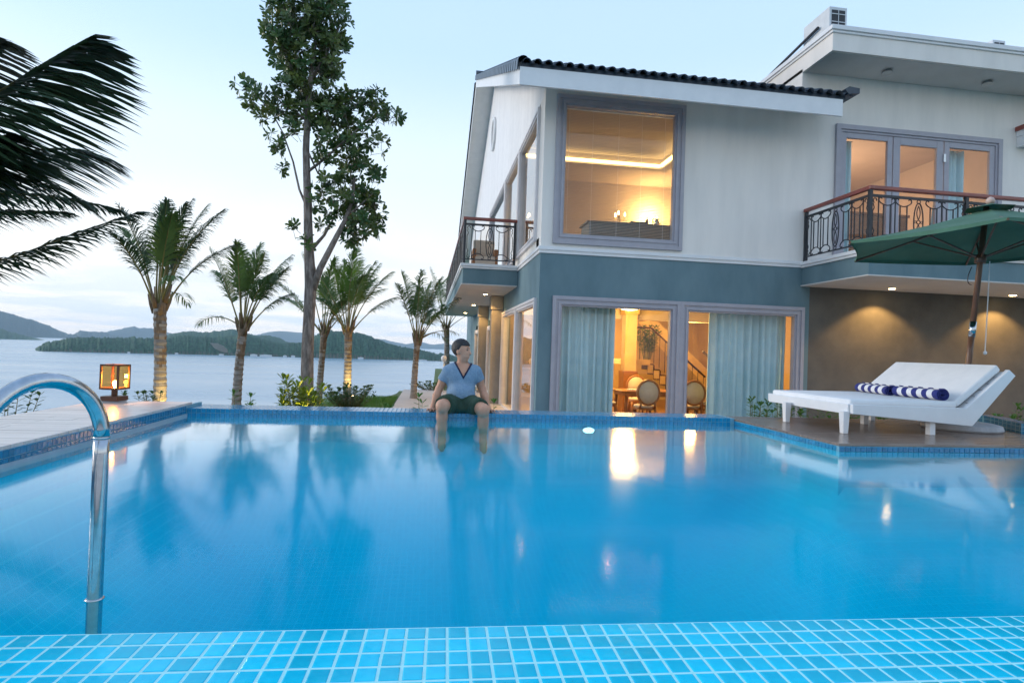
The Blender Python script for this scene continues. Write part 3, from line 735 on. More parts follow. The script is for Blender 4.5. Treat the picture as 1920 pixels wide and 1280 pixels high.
# --- windows
def ring_boxes(mb, plane, pos, a0, a1, z0, z1, wdt, p0, p1):
    """rectangular ring of width wdt between depth p0 and p1, in plane 'y' or 'x'."""
    for (aa, ab, za, zb) in ((a0, a0+wdt, z0, z1), (a1-wdt, a1, z0, z1), (a0+wdt, a1-wdt, z1-wdt, z1), (a0+wdt, a1-wdt, z0, z0+wdt)):
        if plane == 'y': mb.box(aa, ab, p0, p1, za, zb)
        else: mb.box(p0, p1, aa, ab, za, zb)
def window(name, plane, face, a0, a1, z0, z1, m, wdt=.2, glass='glass', deep=.1, parent=None, label=None):
    e = vempty(name, parent)
    mb = MB(); s = face
    steps = ((0, .36, .06), (.36, .62, .035), (.62, .82, .052), (.82, 1., .015))
    for f0, f1, pr in steps:
        ring_boxes(mb, plane, 0, a0+wdt*f0, a1-wdt*f0, z0+wdt*f0, z1-wdt*f0, wdt*(f1-f0), s-pr, s+deep)
    mb.build('frame', m, e)
    i = wdt
    g = MB().box(a0+i-.01, a1-i+.01, s+.05, s+.058, z0+i-.01, z1-i+.01) if plane == 'y' else MB().box(s+.05, s+.058, a0+i-.01, a1-i+.01, z0+i-.01, z1-i+.01)
    g.build('pane', M[glass], e)
    if label: e['label'] = label
    return e
window('window', 'y', FY, 2.385, 5.10, 2.94, 5.945, M['frame'], .21, label='large upper window with blinds')
window('window', 'y', FY, 2.425, 5.11, -.93, 1.895, M['frame'], .2)
window('window', 'y', FY, 5.112, 7.885, -.93, 1.895, M['frame'], .2)
for i, (ya, yb) in enumerate(((11.98, 14.62), (14.64, 17.38), (17.40, 21.85))):
    window('gable_window', 'x', WX, ya, yb, 3.06, 5.86, M['frame_light'], .17, 'glass_side')
window('gable_window', 'x', WX, 11.72, 14.36, -.93, 1.86, M['frame_light'], .15, 'glass_side')
window('gable_window', 'x', WX, 14.38, 17.05, -.93, 1.86, M['frame_light'], .15, 'glass_side')
window('gable_door', 'x', WX, 19.0, 21.3, -.86, 1.6, M['frame_light'], .15, 'glass_side')
window('gable_window', 'x', WX, 23.5, 27.0, -.93, 1.6, M['frame_light'], .15, 'glass_side')
# pillars along the gable wall
for y0, y1 in ((17.15, 18.4), (21.5, 23.2)):
    vpart(MB().box(WX-.34, WX-.004, y0, y0+.42, GZ, 2.36).box(WX-.37, WX-.004, y0-.03, y0+.45, 1.95, 2.36), 'pillar', M['pillar'], bevel=.01)
# french doors on the right balcony: fixed light, door leaf, fixed light
b = MB(); ring_boxes(b, 'y', 0, 8.52, 12.61, 2.60, 5.88, .10, FY-.06, FY+.1); ring_boxes(b, 'y', 0, 8.62, 12.51, 2.7, 5.78, .05, FY-.03, FY+.1)
fd = vempty('balcony_door'); b.build('frame', M['frame'], fd)
for (xa, xb, wd) in ((8.67, 9.90, .12), (9.92, 11.16, .17), (11.18, 12.46, .13)):
    bb = MB(); ring_boxes(bb, 'y', 0, xa, xb, 2.72, 5.73, wd, FY-.01, FY+.06); bb.build('door_leaf', M['frame'], fd, bevel=.008)
    MB().box(xa+wd-.01, xb-wd+.01, FY+.03, FY+.038, 2.72+wd, 5.73-wd).build('pane', M['glass'], fd)
for zz in (5.35, 3.6): MB().box(11.14, 11.2, FY-.035, FY-.01, zz-.09, zz+.09).build('hinge', M['steel'], fd)
# --- upper flat roof of the right block
b = MB(); b.box(BX, 17, 10.56, 24, 6.93, 7.28); b.build
vpart(b, 'flat_roof', M['white'])
b = MB(); b.box(BX-.03, 17, 10.53, 24, 7.282, 7.33); b.box(BX-.06, 17, 10.50, 24, 7.332, 7.42); vpart(b, 'roof_coping', M['trimwhite'], bevel=.006)
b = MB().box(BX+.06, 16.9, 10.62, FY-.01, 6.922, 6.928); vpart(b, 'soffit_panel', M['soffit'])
for x in (9.35, 11.75):
    e = vempty('soffit_lamp'); MB().lathe([(.10, 0), (.10, .02), (.085, .05), (.05, .055)], (x, 11.05, 6.865), 20).build('lamp_can', M['steel'], e)
# neighbouring low roof at the far right edge
vpart(MB().box(13.0, 14.2, FY-.30, FY-.004, 5.98, 6.10).box(13.02, 14.2, FY-.25, FY-.004, 5.75, 5.978), 'side_eave', M['trimwhite'])
vpart(MB().box(12.97, 14.2, FY-.34, FY-.004, 6.102, 6.2), 'side_eave_tile', M['redwood'])
# --- balconies
b = MB().box(7.83, 15, 9.58, FY-.004, 2.365, 2.73); vpart(b, 'balcony_slab', M['teal'])
b = MB().box(7.79, 15, 9.54, FY-.003, 2.732, 2.78).box(7.76, 15, 9.50, FY-.003, 2.782, 2.85); vpart(b, 'balcony_edge', M['trimwhite'], bevel=.005)
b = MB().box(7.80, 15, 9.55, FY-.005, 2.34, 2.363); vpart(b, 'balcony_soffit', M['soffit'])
b = MB().box(.78, WX-.004, 14.5, 29, 2.385, 2.76); vpart(b, 'balcony_slab', M['teal'])
b = MB().box(.74, WX-.003, 14.46, 29, 2.762, 2.81).box(.71, WX-.003, 14.43, 29, 2.812, 2.88); vpart(b, 'balcony_edge', M['trimwhite'], bevel=.005)
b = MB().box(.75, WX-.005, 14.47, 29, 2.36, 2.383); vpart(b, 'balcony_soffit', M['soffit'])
# downlights
def downlight(x, y, z, power, parent=villa):
    e = vempty('downlight')
    MB().lathe([(.085, .0), (.085, -.012), (.065, -.014)], (x, y, z), 20).build('lamp_ring', M['trimwhite'], e)
    MB().lathe([(.062, -.0145), (.058, -.018)], (x, y, z), 20).build('lens', M['lampdown'], e)
    l = lamp('downlight_beam', 'SPOT', (x, y, z-.03), power, (1, .56, .18), .03, None, (x, y, z-2), R_(120), .35); return e
downlight(9.56, 11.02, 2.34, 120); downlight(12.5, 11.05, 2.34, 120)
for y in (16.8, 21.1, 26.0): downlight(1.57, y, 2.36, 45)

# --- wrought iron railings
def curve2(pts, r=.011, seg=6, closed=False):
    return MB().tube([(x, 0, z) for x, z in pts], r, seg, closed=closed)
def spiral(cx, cz, r0, r1, a0, a1, n=18):
    return [(cx+(r0+(r1-r0)*i/n)*math.cos(a0+(a1-a0)*i/n), cz+(r0+(r1-r0)*i/n)*math.sin(a0+(a1-a0)*i/n)) for i in range(n+1)]
PI = math.pi
# C scroll lying open upwards: two curls joined by a sagging arc (width .34)
def cscroll():
    s = .055; w_ = .125
    left = spiral(-w_, -.02, .018, s, PI*.2, -PI*1.0+PI*0, 14)
    pts = spiral(-w_+.0, -.035, .016, s, 0.4, PI*1.25, 12)                      # left curl, opening down
    arc = [(-w_-.035+ (2*w_+.07)*i/12, -.085-.055*math.sin(PI*i/12)) for i in range(1, 12)]
    rgt = [(-x, z) for x, z in reversed(pts)]
    return pts+arc+rgt
scroll_me = curve2(cscroll()).mesh('scroll', M['iron'], True)
oval_me = curve2([(.095*math.cos(2*PI*i/28), .34*math.sin(2*PI*i/28)) for i in range(28)], .012, 6, True).mesh('oval', M['iron'], True)
leaf_me = curve2([(.035*math.sin(PI*i/8)*1, -.13+.26*i/8) for i in range(9)]+[(-.035*math.sin(PI*i/8), .13-.26*i/8) for i in range(1, 8)], .009, 5, True).mesh('lozenge', M['iron'], True)
ring_me = curve2([(.035*math.cos(2*PI*i/14), .035*math.sin(2*PI*i/14)) for i in range(14)], .009, 5, True).mesh('ring', M['iron'], True)
side_me = curve2(spiral(.0, .33, .02, .05, PI*1.2, -PI*.35, 12)+[(.045, .27), (.02, .2), (.05, .14), (.05, -.14), (.02, -.2), (.045, -.27)]+[(x, -z) for x, z in reversed(spiral(.0, .33, .02, .05, PI*1.2, -PI*.35, 12))], .010, 5).mesh('side_scroll', M['iron'], True)
bar_me = MB().box(-.008, .008, -.008, .008, -.40, .40).mesh('baluster', M['iron'])
def railing(p0, p1, zb, zt, endpost=True, startpost=True):
    rl = vempty('balcony_railing')
    p0, p1 = Vector((*p0, 0)), Vector((*p1, 0)); d = p1-p0; Lr = d.length; az = math.atan2(d.y, d.x); d.normalize()
    q = lambda s, z: (p0.x+d.x*s, p0.y+d.y*s, z)
    def bar(name, s0, s1, z0, z1, hw, m, bev=0):
        mb = MB().box(s0, s1, -hw, hw, z0, z1); return mb.build(name, m, rl, bevel=bev, loc=(p0.x, p0.y, 0), rot=(0, 0, az))
    bar('handrail', -.05, Lr+.05, zt-.075, zt, .045, M['redwood'], .015)
    bar('top_bar', 0, Lr, zt-.20, zt-.155, .018, M['iron'])
    bar('bottom_bar', 0, Lr, zb+.10, zb+.125, .014, M['iron'])
    np_ = max(1, round(Lr/1.9))
    for k in range(np_+1):
        if (k == 0 and not startpost) or (k == np_ and not endpost): continue
        bar('post', Lr*k/np_-.03, Lr*k/np_+.03, zb-.02, zt-.075, .03, M['iron'])
    zl, zh = zb+.125, zt-.20; zm = (zl+zh)/2; hh = (zh-zl)/2
    for k in range(np_):
        s0, s1 = Lr*k/np_+.03, Lr*(k+1)/np_-.03; Lp = s1-s0
        mid = (s0+s1)/2
        inst('oval', oval_me, rl, q(mid, zm), (0, 0, az), (1, 1, hh*.86/.34))
        for sg in (1, -1): inst('lozenge', leaf_me, rl, q(mid, zm+sg*hh*.42), (0, 0, az))
        for off, z in ((0, 0), (0, hh-.035), (0, -hh+.035), (-.065, 0), (.065, 0)):
            inst('ring', ring_me, rl, q(mid+off, zm+z), (0, 0, az), (1, 1, 1) if off == 0 else (.6, 1, .6))
        for side in (-1, 1):
            a = mid+side*.14; bnd = s1 if side > 0 else s0; span = abs(bnd-a)
            nsc = max(1, round((span-.16)/.36)); wsc = (span-.14)/nsc
            for i in range(nsc):
                sc_ = a+side*(i+.5)*wsc
                inst('scroll', scroll_me, rl, q(sc_, zh), (0, 0, az), (wsc/.36, 1, 1))
                inst('scroll', scroll_me, rl, q(sc_, zl), (0, 0, az), (wsc/.36, 1, -1))
                for o2 in (-.07, .07): inst('baluster', bar_me, rl, q(sc_+o2, zm), (0, 0, az), (1, 1, (hh-.13)/.40))
                inst('baluster', bar_me, rl, q(a+side*(i+1)*wsc, zm), (0, 0, az), (1, 1, hh/.40))
            inst('side_scroll', side_me, rl, q(bnd-side*.075, zm), (0, 0, az), (side, 1, hh/.385))
    return rl
railing((7.86, FY-.06), (7.86, 9.62), 2.85, 3.99, True)
railing((7.86, 9.62), (13.8, 9.62), 2.85, 3.99, True, False)
railing((WX-.1, 14.54), (.80, 14.54), 2.88, 4.04, True)
railing((.80, 14.54), (.80, 28.8), 2.88, 4.04, True, False)

# ================================================================== INTERIORS
def ipart(mb, name, m, **k): return vpart(mb, name, m, **k)
# ground floor room
b = MB().box(WX+T, 15, FY+T, 21, GZ-.06, GZ+.002); ipart(b, 'room_floor', M['infloor'])
b = MB().box(WX+T, 15, FY+T, 21, 2.08, 2.14); ipart(b, 'room_ceiling', M['inceil'])
b = MB().box(WX+T, 15, 20.8, 21, GZ, 2.08).box(9.8, 10, FY+T, 20.8, GZ, 2.08); ipart(b, 'room_wall', M['inwall'])
# cased column with wooden plinth
b = MB().box(5.46, 5.80, 15.83, 16.17, .30, 2.08).box(5.42, 5.84, 15.79, 16.21, 1.9, 2.079); ipart(b, 'column', M['inwall'], bevel=.01)
b = MB().box(5.42, 5.84, 15.79, 16.21, GZ, .30); ipart(b, 'column_plinth', M['furnwood'], bevel=.01)
# downstand beam
ipart(MB().box(WX+T, 9.8, 16.6, 16.9, 1.8, 2.08), 'ceiling_beam', M['inceil'])
# small leaded window in the back wall
w2 = vempty('back_window'); MB().box(5.0, 5.75, 20.76, 20.79, -.1, 1.3).build('pane', mat('frosted_pane', (.35, .42, .45), .3, c2=(.5, .56, .58), scale=5), w2)
b = MB(); ring_boxes(b, 'y', 0, 4.95, 5.8, -.15, 1.35, .07, 20.70, 20.79); b.build('frame', M['frame_light'], w2)
# staircase
st = empty('staircase', (7.0, 17.5, GZ)); tag(st, 'indoor staircase with cream string, dark treads and iron balustrade', 'staircase')
def sp_(mb, name, m, **k):
    o = mb.build(name, m, None, **k); o.parent = st; o.matrix_parent_inverse = Matrix.Translation((-7, -17.5, -GZ)); return o
z = .62
sp_(MB().box(6.1, 6.9, 17.6, 19.2, .45, .618), 'landing', M['inwall'])
for k in range(9):
    x = 6.9+.17*k; yy = 17.9-.10*k; z = .62-.165*k
    sp_(MB().box(x, x+.20, yy-.1, yy+1.0, z-.165, z-.13), 'tread', M['dkwood']); sp_(MB().box(x, x+.03, yy-.08, yy+1.0, z-.13, z), 'riser', M['dkwood'])
    sp_(MB().box(x, x+.172, yy-.13, yy-.09, z-.42, z-.166), 'string', M['inwall'])
hr = [(6.2, 17.6, 1.62), (6.9, 17.6, 1.62), (8.4, 16.9, .15)]
sp_(MB().tube(hr, .03, 8), 'handrail', M['dkwood'], smooth=True)
for k in range(15):
    t = k/14; x = 6.25+2.1*t; zb = .62 if x < 6.9 else .62-(x-6.9)*.97; yy = 17.6 if x < 6.9 else 17.6-.7*(x-6.9)/1.5
    sp_(MB().tube([(x, yy, zb), (x, yy, zb+.98)], .010, 6), 'baluster', M['iron'])
# second flight going up to the right with its underside
sp_(MB().prism_y([(7.2, 1.9), (7.5, 1.9), (9.6, .1), (9.6, -.3), (9.3, -.3)], 18.6, 19.6), 'upper_string', M['inwall'])
for k in range(7):
    sp_(MB().tube([(8.0+.22*k, 15.9, .75-.17*k-1.1), (8.0+.22*k, 15.9, .75-.17*k)], .010, 6), 'baluster', M['iron'])
    ring = [(8.11+.22*k+.07*math.cos(a*PI/6), 15.9, .2-.17*k+.12*math.sin(a*PI/6)) for a in range(12)]
    sp_(MB().tube(ring, .010, 5, closed=True), 'scroll', M['iron'], smooth=True)
sp_(MB().tube([(7.8, 15.9, .92), (9.6, 15.9, -.45)], .035, 8), 'handrail', M['dkwood'], smooth=True)
# dining table
t = empty('dining_table', (5.7, 13.95, GZ+.05)); tag(t, 'brown wooden dining table inside the ground floor room', 'table')
MB().box(-1.1, 1.1, -.5, .5, .69, .73).build('tabletop', M['furnwood'], t, bevel=.01)
MB().box(-1.0, 1.0, -.42, .42, .60, .688).build('apron', M['furnwood'], t)
for sx in (-1, 1):
    for sy in (-1, 1): MB().tube([(sx*.95, sy*.38, -.048), (sx*.97, sy*.40, .30), (sx*.95, sy*.38, .60)], [.025, .045, .04], 8).build('leg', M['furnwood'], t, smooth=True)
n_ = MB().box(-.16, .16, -.11, .11, 0, .03).build('napkin_stack', M['towel_w'], None, bevel=.008, loc=(4.98, 13.65, GZ+.783)); tag(n_, 'small white stack of napkins on the dining table', 'napkins')
# chairs
def chair():
    e = empty('dining_chair')
    MB().prism([(.26*math.cos(a)*(1 if math.sin(a) < 0 else 1.0), .25*math.sin(a)) for a in [2*PI*i/20 for i in range(20)]], .40, .45).build('seat_rail', M['furnwood'], e, bevel=.008)
    MB().lathe([(.24, .451), (.25, .47), (.235, .50), (.12, .515), (.02, .518)], (0, 0, 0), 20).build('seat', M['upholstery'], e, smooth=True)
    ov = [(.245*math.cos(2*PI*i/28), .27+.0*i, .80+.27*math.sin(2*PI*i/28)) for i in range(28)]
    MB().tube(ov, .032, 8, closed=True).build('back_frame', M['furnwood'], e, smooth=True)
    vs = [(.225*math.cos(2*PI*i/24), .27, .80+.25*math.sin(2*PI*i/24)) for i in range(24)]
    mb = MB(); mb.add([(x, y-.022, z) for x, y, z in vs]+[(x, y+.022, z) for x, y, z in vs]+[(0, .235, .80), (0, .305, .80)],
                      [(i, (i+1) % 24, 48) for i in range(24)]+[(24+(i+1) % 24, 24+i, 49) for i in range(24)]+[(i, 24+i, 24+(i+1) % 24, (i+1) % 24) for i in range(24)])
    mb.build('backrest', M['upholstery'], e, smooth=True)
    for s in (-1, 1):
        MB().tube([(s*.16, .27, .56), (s*.17, .22, .44)], .026, 8).build('back_support', M['furnwood'], e, smooth=True)
        MB().tube([(s*.19, .20, .41), (s*.20, .26, .2), (s*.20, .30, -.0)], [.03, .024, .018], 8).build('leg', M['furnwood'], e, smooth=True)
        MB().tube([(s*.19, -.19, .41), (s*.20, -.21, .2), (s*.19, -.20, 0)], [.034, .024, .016], 8).build('leg', M['furnwood'], e, smooth=True)
    return e
c0 = chair()
# the back of a chair is at local +y; heading is the direction its back faces
spots = [((4.97, 12.95), R_(176), 'oval backed cream dining chair at the table, nearest to the left pane'),
         ((5.55, 14.95), R_(-8), 'oval backed cream dining chair on the far side of the dining table'),
         ((6.22, 13.2), R_(168), 'oval backed cream dining chair partly hidden by the mullion, right pane'),
         ((7.02, 14.0), R_(-75), 'oval backed cream dining chair turned sideways at the table end'),
         ((4.28, 13.7), R_(95), 'oval backed cream dining chair half hidden behind the left curtain')]
for i, ((x, y), rz, lb) in enumerate(spots):
    c = c0 if i == 0 else copy_tree(c0)
    c.location = (x, y, GZ+.004); c.rotation_euler = (0, 0, rz)
    tag(c, lb, 'chair', 'chairs round the dining table')
# chandelier
ch = empty('ceiling_lamp', (4.92, 14.0, 2.08)); tag(ch, 'lit yellow glass ceiling lamp above the dining table', 'ceiling lamp')
MB().lathe([(.05, 0), (.05, -.06), (.12, -.08)], (0, 0, 0), 16).build('canopy', M['brass'], ch, smooth=True)
MB().lathe([(.33, -.09), (.30, -.15), (.2, -.20), (.05, -.225)], (0, 0, 0), 20).build('glass_bowl', emit_mat('lit_bowl', (1, .72, .28), 9.), ch, smooth=True)
MB().lathe([(.02, -.22), (.02, -.25), (.005, -.27)], (0, 0, 0), 10).build('finial', M['brass'], ch)
lamp('room_light', 'POINT', (4.92, 14.2, 1.62), 230, (1, .54, .15), .25)
lamp('room_light', 'POINT', (7.9, 17.0, 1.6), 75, (1, .54, .15), .25)
lamp('room_light', 'POINT', (5.2, 18.6, 1.6), 210, (1, .54, .15), .25)
lamp('room_light', 'POINT', (3.1, 15.6, 1.6), 60, (1, .54, .15), .25)
for x, y in ((4.45, 16.0), (6.85, 15.4), (4.7, 18.0)):
    e = vempty('room_downlight'); MB().lathe([(.06, 0), (.055, -.012)], (x, y, 2.079), 14).build('lens', M['lampwarm'], e)
# curtains
def curtain(x0, x1, y, z0, z1, label, folds, seed, gath=0.):
    rg = random.Random(seed); mb = MB(); nx_, nz_ = folds*8, 10; vs = []
    for j in range(nz_+1):
        v = j/nz_
        for i in range(nx_+1):
            u = i/nx_
            x = x0+(x1-x0)*u; amp = .085*(.75+.25*math.sin(u*9+seed))
            x += .012*math.sin(u*folds*2*PI*1.5+seed)
            if gath: x += gath*(u if gath > 0 else 1-u)*(1-v)**2
            vs.append((x, y+amp*math.sin(u*folds*2*PI+.5*math.sin(u*13+seed))+.01*math.sin(v*5+u*20), z0+(z1-z0)*v))
    fs = [(j*(nx_+1)+i, j*(nx_+1)+i+1, (j+1)*(nx_+1)+i+1, (j+1)*(nx_+1)+i) for j in range(nz_) for i in range(nx_)]
    mb.add(vs, fs); e = empty('curtain', ((x0+x1)/2, y, z0))
    o = mb.build('cloth', M['curtain'], None, smooth=True); o.parent = e; o.matrix_parent_inverse = Matrix.Translation((-(x0+x1)/2, -y, -z0))
    rl = MB().tube([(x0-.05, y, z1+.01), (x1+.05, y, z1+.01)], .014, 8).build('curtain_rail', M['steel'], None); rl.parent = e; rl.matrix_parent_inverse = Matrix.Translation((-(x0+x1)/2, -y, -z0))
    tag(e, label, 'curtain'); return e
curtain(2.62, 3.86, FY+.36, GZ+.06, 1.93, 'long pale curtain behind the left ground floor pane', 9, 1)
curtain(5.95, 7.54, FY+.36, GZ+.06, 1.93, 'long pale curtain behind the right ground floor pane', 10, 2)
curtain(7.58, 7.74, FY+.42, GZ+.06, 1.90, 'narrow cream curtain strip beside the right frame', 2, 3)
curtain(8.78, 9.14, FY+.34, 2.88, 5.66, 'narrow pale curtain at the left of the balcony door', 3, 4)
curtain(11.30, 11.95, FY+.34, 2.88, 5.66, 'gathered pale curtain behind the right balcony pane', 5, 5, gath=-.25)
# upper left room
b = MB().box(WX+T, 7.6, FY+T, 18, 6.12, 6.18).box(WX+T, 7.6, FY+T, 12.7, 5.86, 6.12); ipart(b, 'upper_ceiling', M['inpink'])
b = MB().box(WX+T, 7.6, 17.8, 18, 2.86, 6.12).box(7.5, 7.6, FY+T, 17.8, 2.86, 6.12); ipart(b, 'upper_room_wall', M['inpink'])
b = MB().box(WX+T, 7.6, FY+T, 18, 2.78, 2.84); ipart(b, 'upper_floor', M['infloor'])
b = MB().box(WX+T, 6.35, 15.3, 15.5, 5.86, 6.118).box(6.15, 6.35, 12.7, 15.3, 5.86, 6.118); ipart(b, 'ceiling_tray', M['inpink'])
b = MB().box(WX+T, 6.1, 15.22, 15.295, 5.90, 5.96).box(6.07, 6.145, 12.75, 15.22, 5.90, 5.96); ipart(b, 'cove_light', M['cove'])
# blind: many thin slats behind the glass, one part; cords
bl = empty('venetian_blind', (3.74, FY+.15, 3.0)); tag(bl, 'beige venetian blind hanging in the large upper window', 'blind')
mb = MB(); zz = 3.18
while zz < 5.72:
    mb.add([(-1.16, -.008, zz-3.0+.002), (1.16, -.008, zz-3.0+.002), (1.16, .008, zz-3.0-.002), (-1.16, .008, zz-3.0-.002)], [(0, 1, 2, 3)]); zz += .031
r = mb.build('slats', M['slat'], bl); r['kind'] = 'stuff'
for x in (-1.05, -.55, 0, .5, 1.0): MB().box(x-.002, x+.002, -.016, -.013, .14, 2.74).build('ladder_cord', M['trimwhite'], bl)
MB().box(-1.17, 1.17, -.025, .025, 2.73, 2.78).build('head_rail', M['trimwhite'], bl)
MB().box(-1.16, 1.16, -.015, .015, .135, .16).build('bottom_rail', M['trimwhite'], bl)
# cabinet with candle lamps and a vase
cb = MB().box(-1.15, 1.15, -.35, .35, 0, .86).box(-1.2, 1.2, -.38, .38, .862, .90).build('cabinet', M['darkbox'], None, bevel=.01, loc=(4.62, 13.1, 2.842)); tag(cb, 'dark grey cabinet inside the upper left room', 'cabinet')
def candle_lamp(x, y, z, label, pw=9):
    e = empty('table_lamp', (x, y, z)); tag(e, label, 'lamp')
    MB().lathe([(.07, 0), (.07, .015), (.015, .04), (.012, .28), (.03, .30)], (0, 0, 0), 12).build('stem', M['brass'], e, smooth=True)
    for k in range(3):
        a = k*2.1; MB().tube([(0, 0, .2), (.10*math.cos(a), .10*math.sin(a), .18), (.13*math.cos(a), .13*math.sin(a), .27)], .008, 6).build('arm', M['brass'], e, smooth=True)
        MB().lathe([(.012, .27), (.02, .30), (.014, .345), (.002, .37)], (.13*math.cos(a), .13*math.sin(a), 0), 10).build('bulb', M['lampwarm'], e, smooth=True)
    lamp('table_lamp_light', 'POINT', (x, y, z+.42), pw, (1, .58, .18), .06)
candle_lamp(4.35, 13.3, 3.745, 'brass candle lamp standing on the dark cabinet')
candle_lamp(2.72, 16.2, 4.25, 'brass candle lamp at the left of the upper window')
candle_lamp(6.75, 17.35, 4.7, 'brass candle lamp high on the back wall of the upper room', 130)
e = empty('silver_jug', (5.15, 13.0, 3.745)); tag(e, 'polished silver jug on the dark cabinet', 'jug')
MB().lathe([(.03, 0), (.055, .05), (.06, .11), (.03, .17), (.035, .2)], (0, 0, 0), 16).build('body', M['steel'], e, smooth=True)
MB().tube([(.05, 0, .06), (.11, 0, .1), (.1, 0, .16), (.03, 0, .18)], .008, 6).build('handle', M['steel'], e, smooth=True)
e = MB().lathe([(.03, 0), (.035, .16), (.012, .2), (.012, .26)], (0, 0, 0), 14).build('bottle', M['dark'], None, smooth=True, loc=(4.95, 13.1, 3.745)); tag(e, 'dark bottle beside the silver jug', 'bottle')
e = MB().box(-.17, .17, -.1, .1, 0, .10).box(-.18, .18, -.11, .11, .101, .12).build('box', M['dark'], None, loc=(4.75, 13.2, 3.745)); tag(e, 'low dark box on the upper room cabinet', 'box')
# upper right room
b = MB().box(BX+.2, 15, FY+T, 17.5, 6.3, 6.36); ipart(b, 'upper_ceiling', M['inpink'])
b = MB().box(BX+.2, 15, 17.3, 17.5, 2.86, 6.3).box(BX+.2, BX+.3, FY+T, 17.3, 2.86, 6.3).box(13.4, 13.6, FY+T, 17.3, 2.86, 6.3); ipart(b, 'upper_room_wall', M['inpink'])
b = MB().box(BX+.2, 15, FY+T, 17.5, 2.78, 2.84); ipart(b, 'upper_floor', M['infloor'])
b = MB().box(9.0, 9.2, 13, 17.2, 6.0, 6.298); ipart(b, 'ceiling_tray', M['inpink'])
b = MB().box(9.205, 9.28, 13, 17.2, 6.04, 6.11); ipart(b, 'cove_light', M['cove'])
wr = MB().box(-.9, .9, -.3, .3, 0, 1.45).box(-.93, .93, -.33, .33, 1.452, 1.52).build('wardrobe', M['furnwood'], None, bevel=.01, loc=(10.5, 13.0, 2.842)); tag(wr, 'brown wooden wardrobe behind the balcony door', 'wardrobe')
lamp('room_light', 'POINT', (10.2, 14.8, 4.5), 190, (1, .62, .32), .2)

# ================================================================== FURNITURE
# ---- double lounger on the sun deck
lg = empty('sun_lounger', (4.9, 5.9, ZD)); tag(lg, 'wide white wooden lounger with white cushion on the sun deck', 'lounger')
def lpart(mb, name, m, **k):
    o = mb.build(name, m, None, **k); o.parent = lg; o.matrix_parent_inverse = Matrix.Translation((-4.9, -5.9, -ZD)); return o
prof = [(4.12, .268), (5.45, .168), (5.94, .69), (5.865, .752), (5.375, .352), (4.12, .362)]
for ya, yb in ((5.20, 5.245), (6.60, 6.645)):
    lpart(MB().prism_y(prof, ya, yb), 'side_rail', M['wfurn'], bevel=.006)
lpart(MB().box(4.10, 4.16, 5.247, 6.598, .262, .362), 'foot_rail', M['wfurn'], bevel=.006)
for k in range(12):
    x = 4.2+.095*k; lpart(MB().box(x, x+.075, 5.247, 6.598, .318, .336), 'slat', M['wfurn'])
bx0, bz0, bx1, bz1 = 5.37, .335, 5.86, .73
for k in range(6):
    t0, t1 = k/6+.01, (k+1)/6-.01; dx, dz = bx1-bx0, bz1-bz0
    lpart(MB().prism_y([(bx0+dx*t0, bz0+dz*t0), (bx0+dx*t1, bz0+dz*t1), (bx0+dx*t1+.012, bz0+dz*t1-.015), (bx0+dx*t0+.012, bz0+dz*t0-.015)], 5.247, 6.598), 'back_slat', M['wfurn'])
for (x, y) in ((4.09, 5.28), (4.05, 6.16), (5.04, 5.27), (4.98, 6.10), (5.40, 6.5)):
    zt = .27-(x-4.1)*.075
    mb = MB(); w0, w1 = .036, .026
    if x > 4.9: w0 = w1 = .03
    mb.add([(x-w1, y-w1, ZD), (x+w1, y-w1, ZD), (x+w1, y+w1, ZD), (x-w1, y+w1, ZD), (x-w0, y-w0, zt+.02), (x+w0, y-w0, zt+.02), (x+w0, y+w0, zt+.02), (x-w0, y+w0, zt+.02)],
           [(3, 2, 1, 0), (4, 5, 6, 7), (0, 1, 5, 4), (1, 2, 6, 5), (2, 3, 7, 6), (3, 0, 4, 7)])
    lpart(mb, 'leg', M['wfurn'], bevel=.004)
def cushion(poly, y0, y1, name):
    o = lpart(MB().prism_y(poly, y0, y1), name, M['cushion'], bevel=.022, smooth=True)
    o.modifiers[0].segments = 4; return o
cushion([(4.135, .338), (5.335, .338), (5.335, .415), (4.135, .408)], 5.262, 6.585, 'seat_cushion')
nx_, nz_ = -(bz1-bz0), (bx1-bx0); ln = math.hypot(nx_, nz_); nx_, nz_ = nx_/ln, nz_/ln
cushion([(bx0-.03, bz0+.015), (bx1-.02, bz1+.01), (bx1-.02+nx_*.08, bz1+.01+nz_*.08), (bx0-.03+nx_*.075, bz0+.015+nz_*.075)], 5.262, 6.585, 'back_cushion')
# ---- rolled striped towels
def towel(loc, rz, length, r, label, seed):
    e = empty('rolled_towel', loc, rz); tag(e, label, 'towel', 'striped rolled towels on the lounger')
    n = 64; turns = 3.2; nl = 36; mb = MB(); vs = []
    for j in range(nl+1):
        s = -length/2+length*j/nl
        for i in range(n+1):
            t = i/n; a = t*turns*2*PI; rr = .012+(r-.012)*t
            rr += .003*math.sin(a*2+seed)+.002*math.sin(j*.7+seed)
            vs.append((s+.012*math.sin(a+seed)*t, rr*math.cos(a), r*.96+rr*.96*math.sin(a)))
    fs = []; mi = []
    for j in range(nl):
        band = int(j/nl*9.0) % 2
        for i in range(n): fs.append((j*(n+1)+i, (j+1)*(n+1)+i, (j+1)*(n+1)+i+1, j*(n+1)+i+1)); mi.append(band)
    mb.add(vs, fs); mb.mi = mi
    o = mb.build('cloth', [M['towel_n'], M['towel_w']], e, smooth=True)
    so = o.modifiers.new('solid', 'SOLIDIFY'); so.thickness = .007; so.offset = 0
    return e
towel((5.20, 6.22, .412), R_(-103), .68, .063, 'navy and white striped rolled towel, the one farther from the pool', 1)
towel((5.17, 5.56, .412), R_(-88), .56, .066, 'navy and white striped rolled towel, the one nearer the pool', 2)

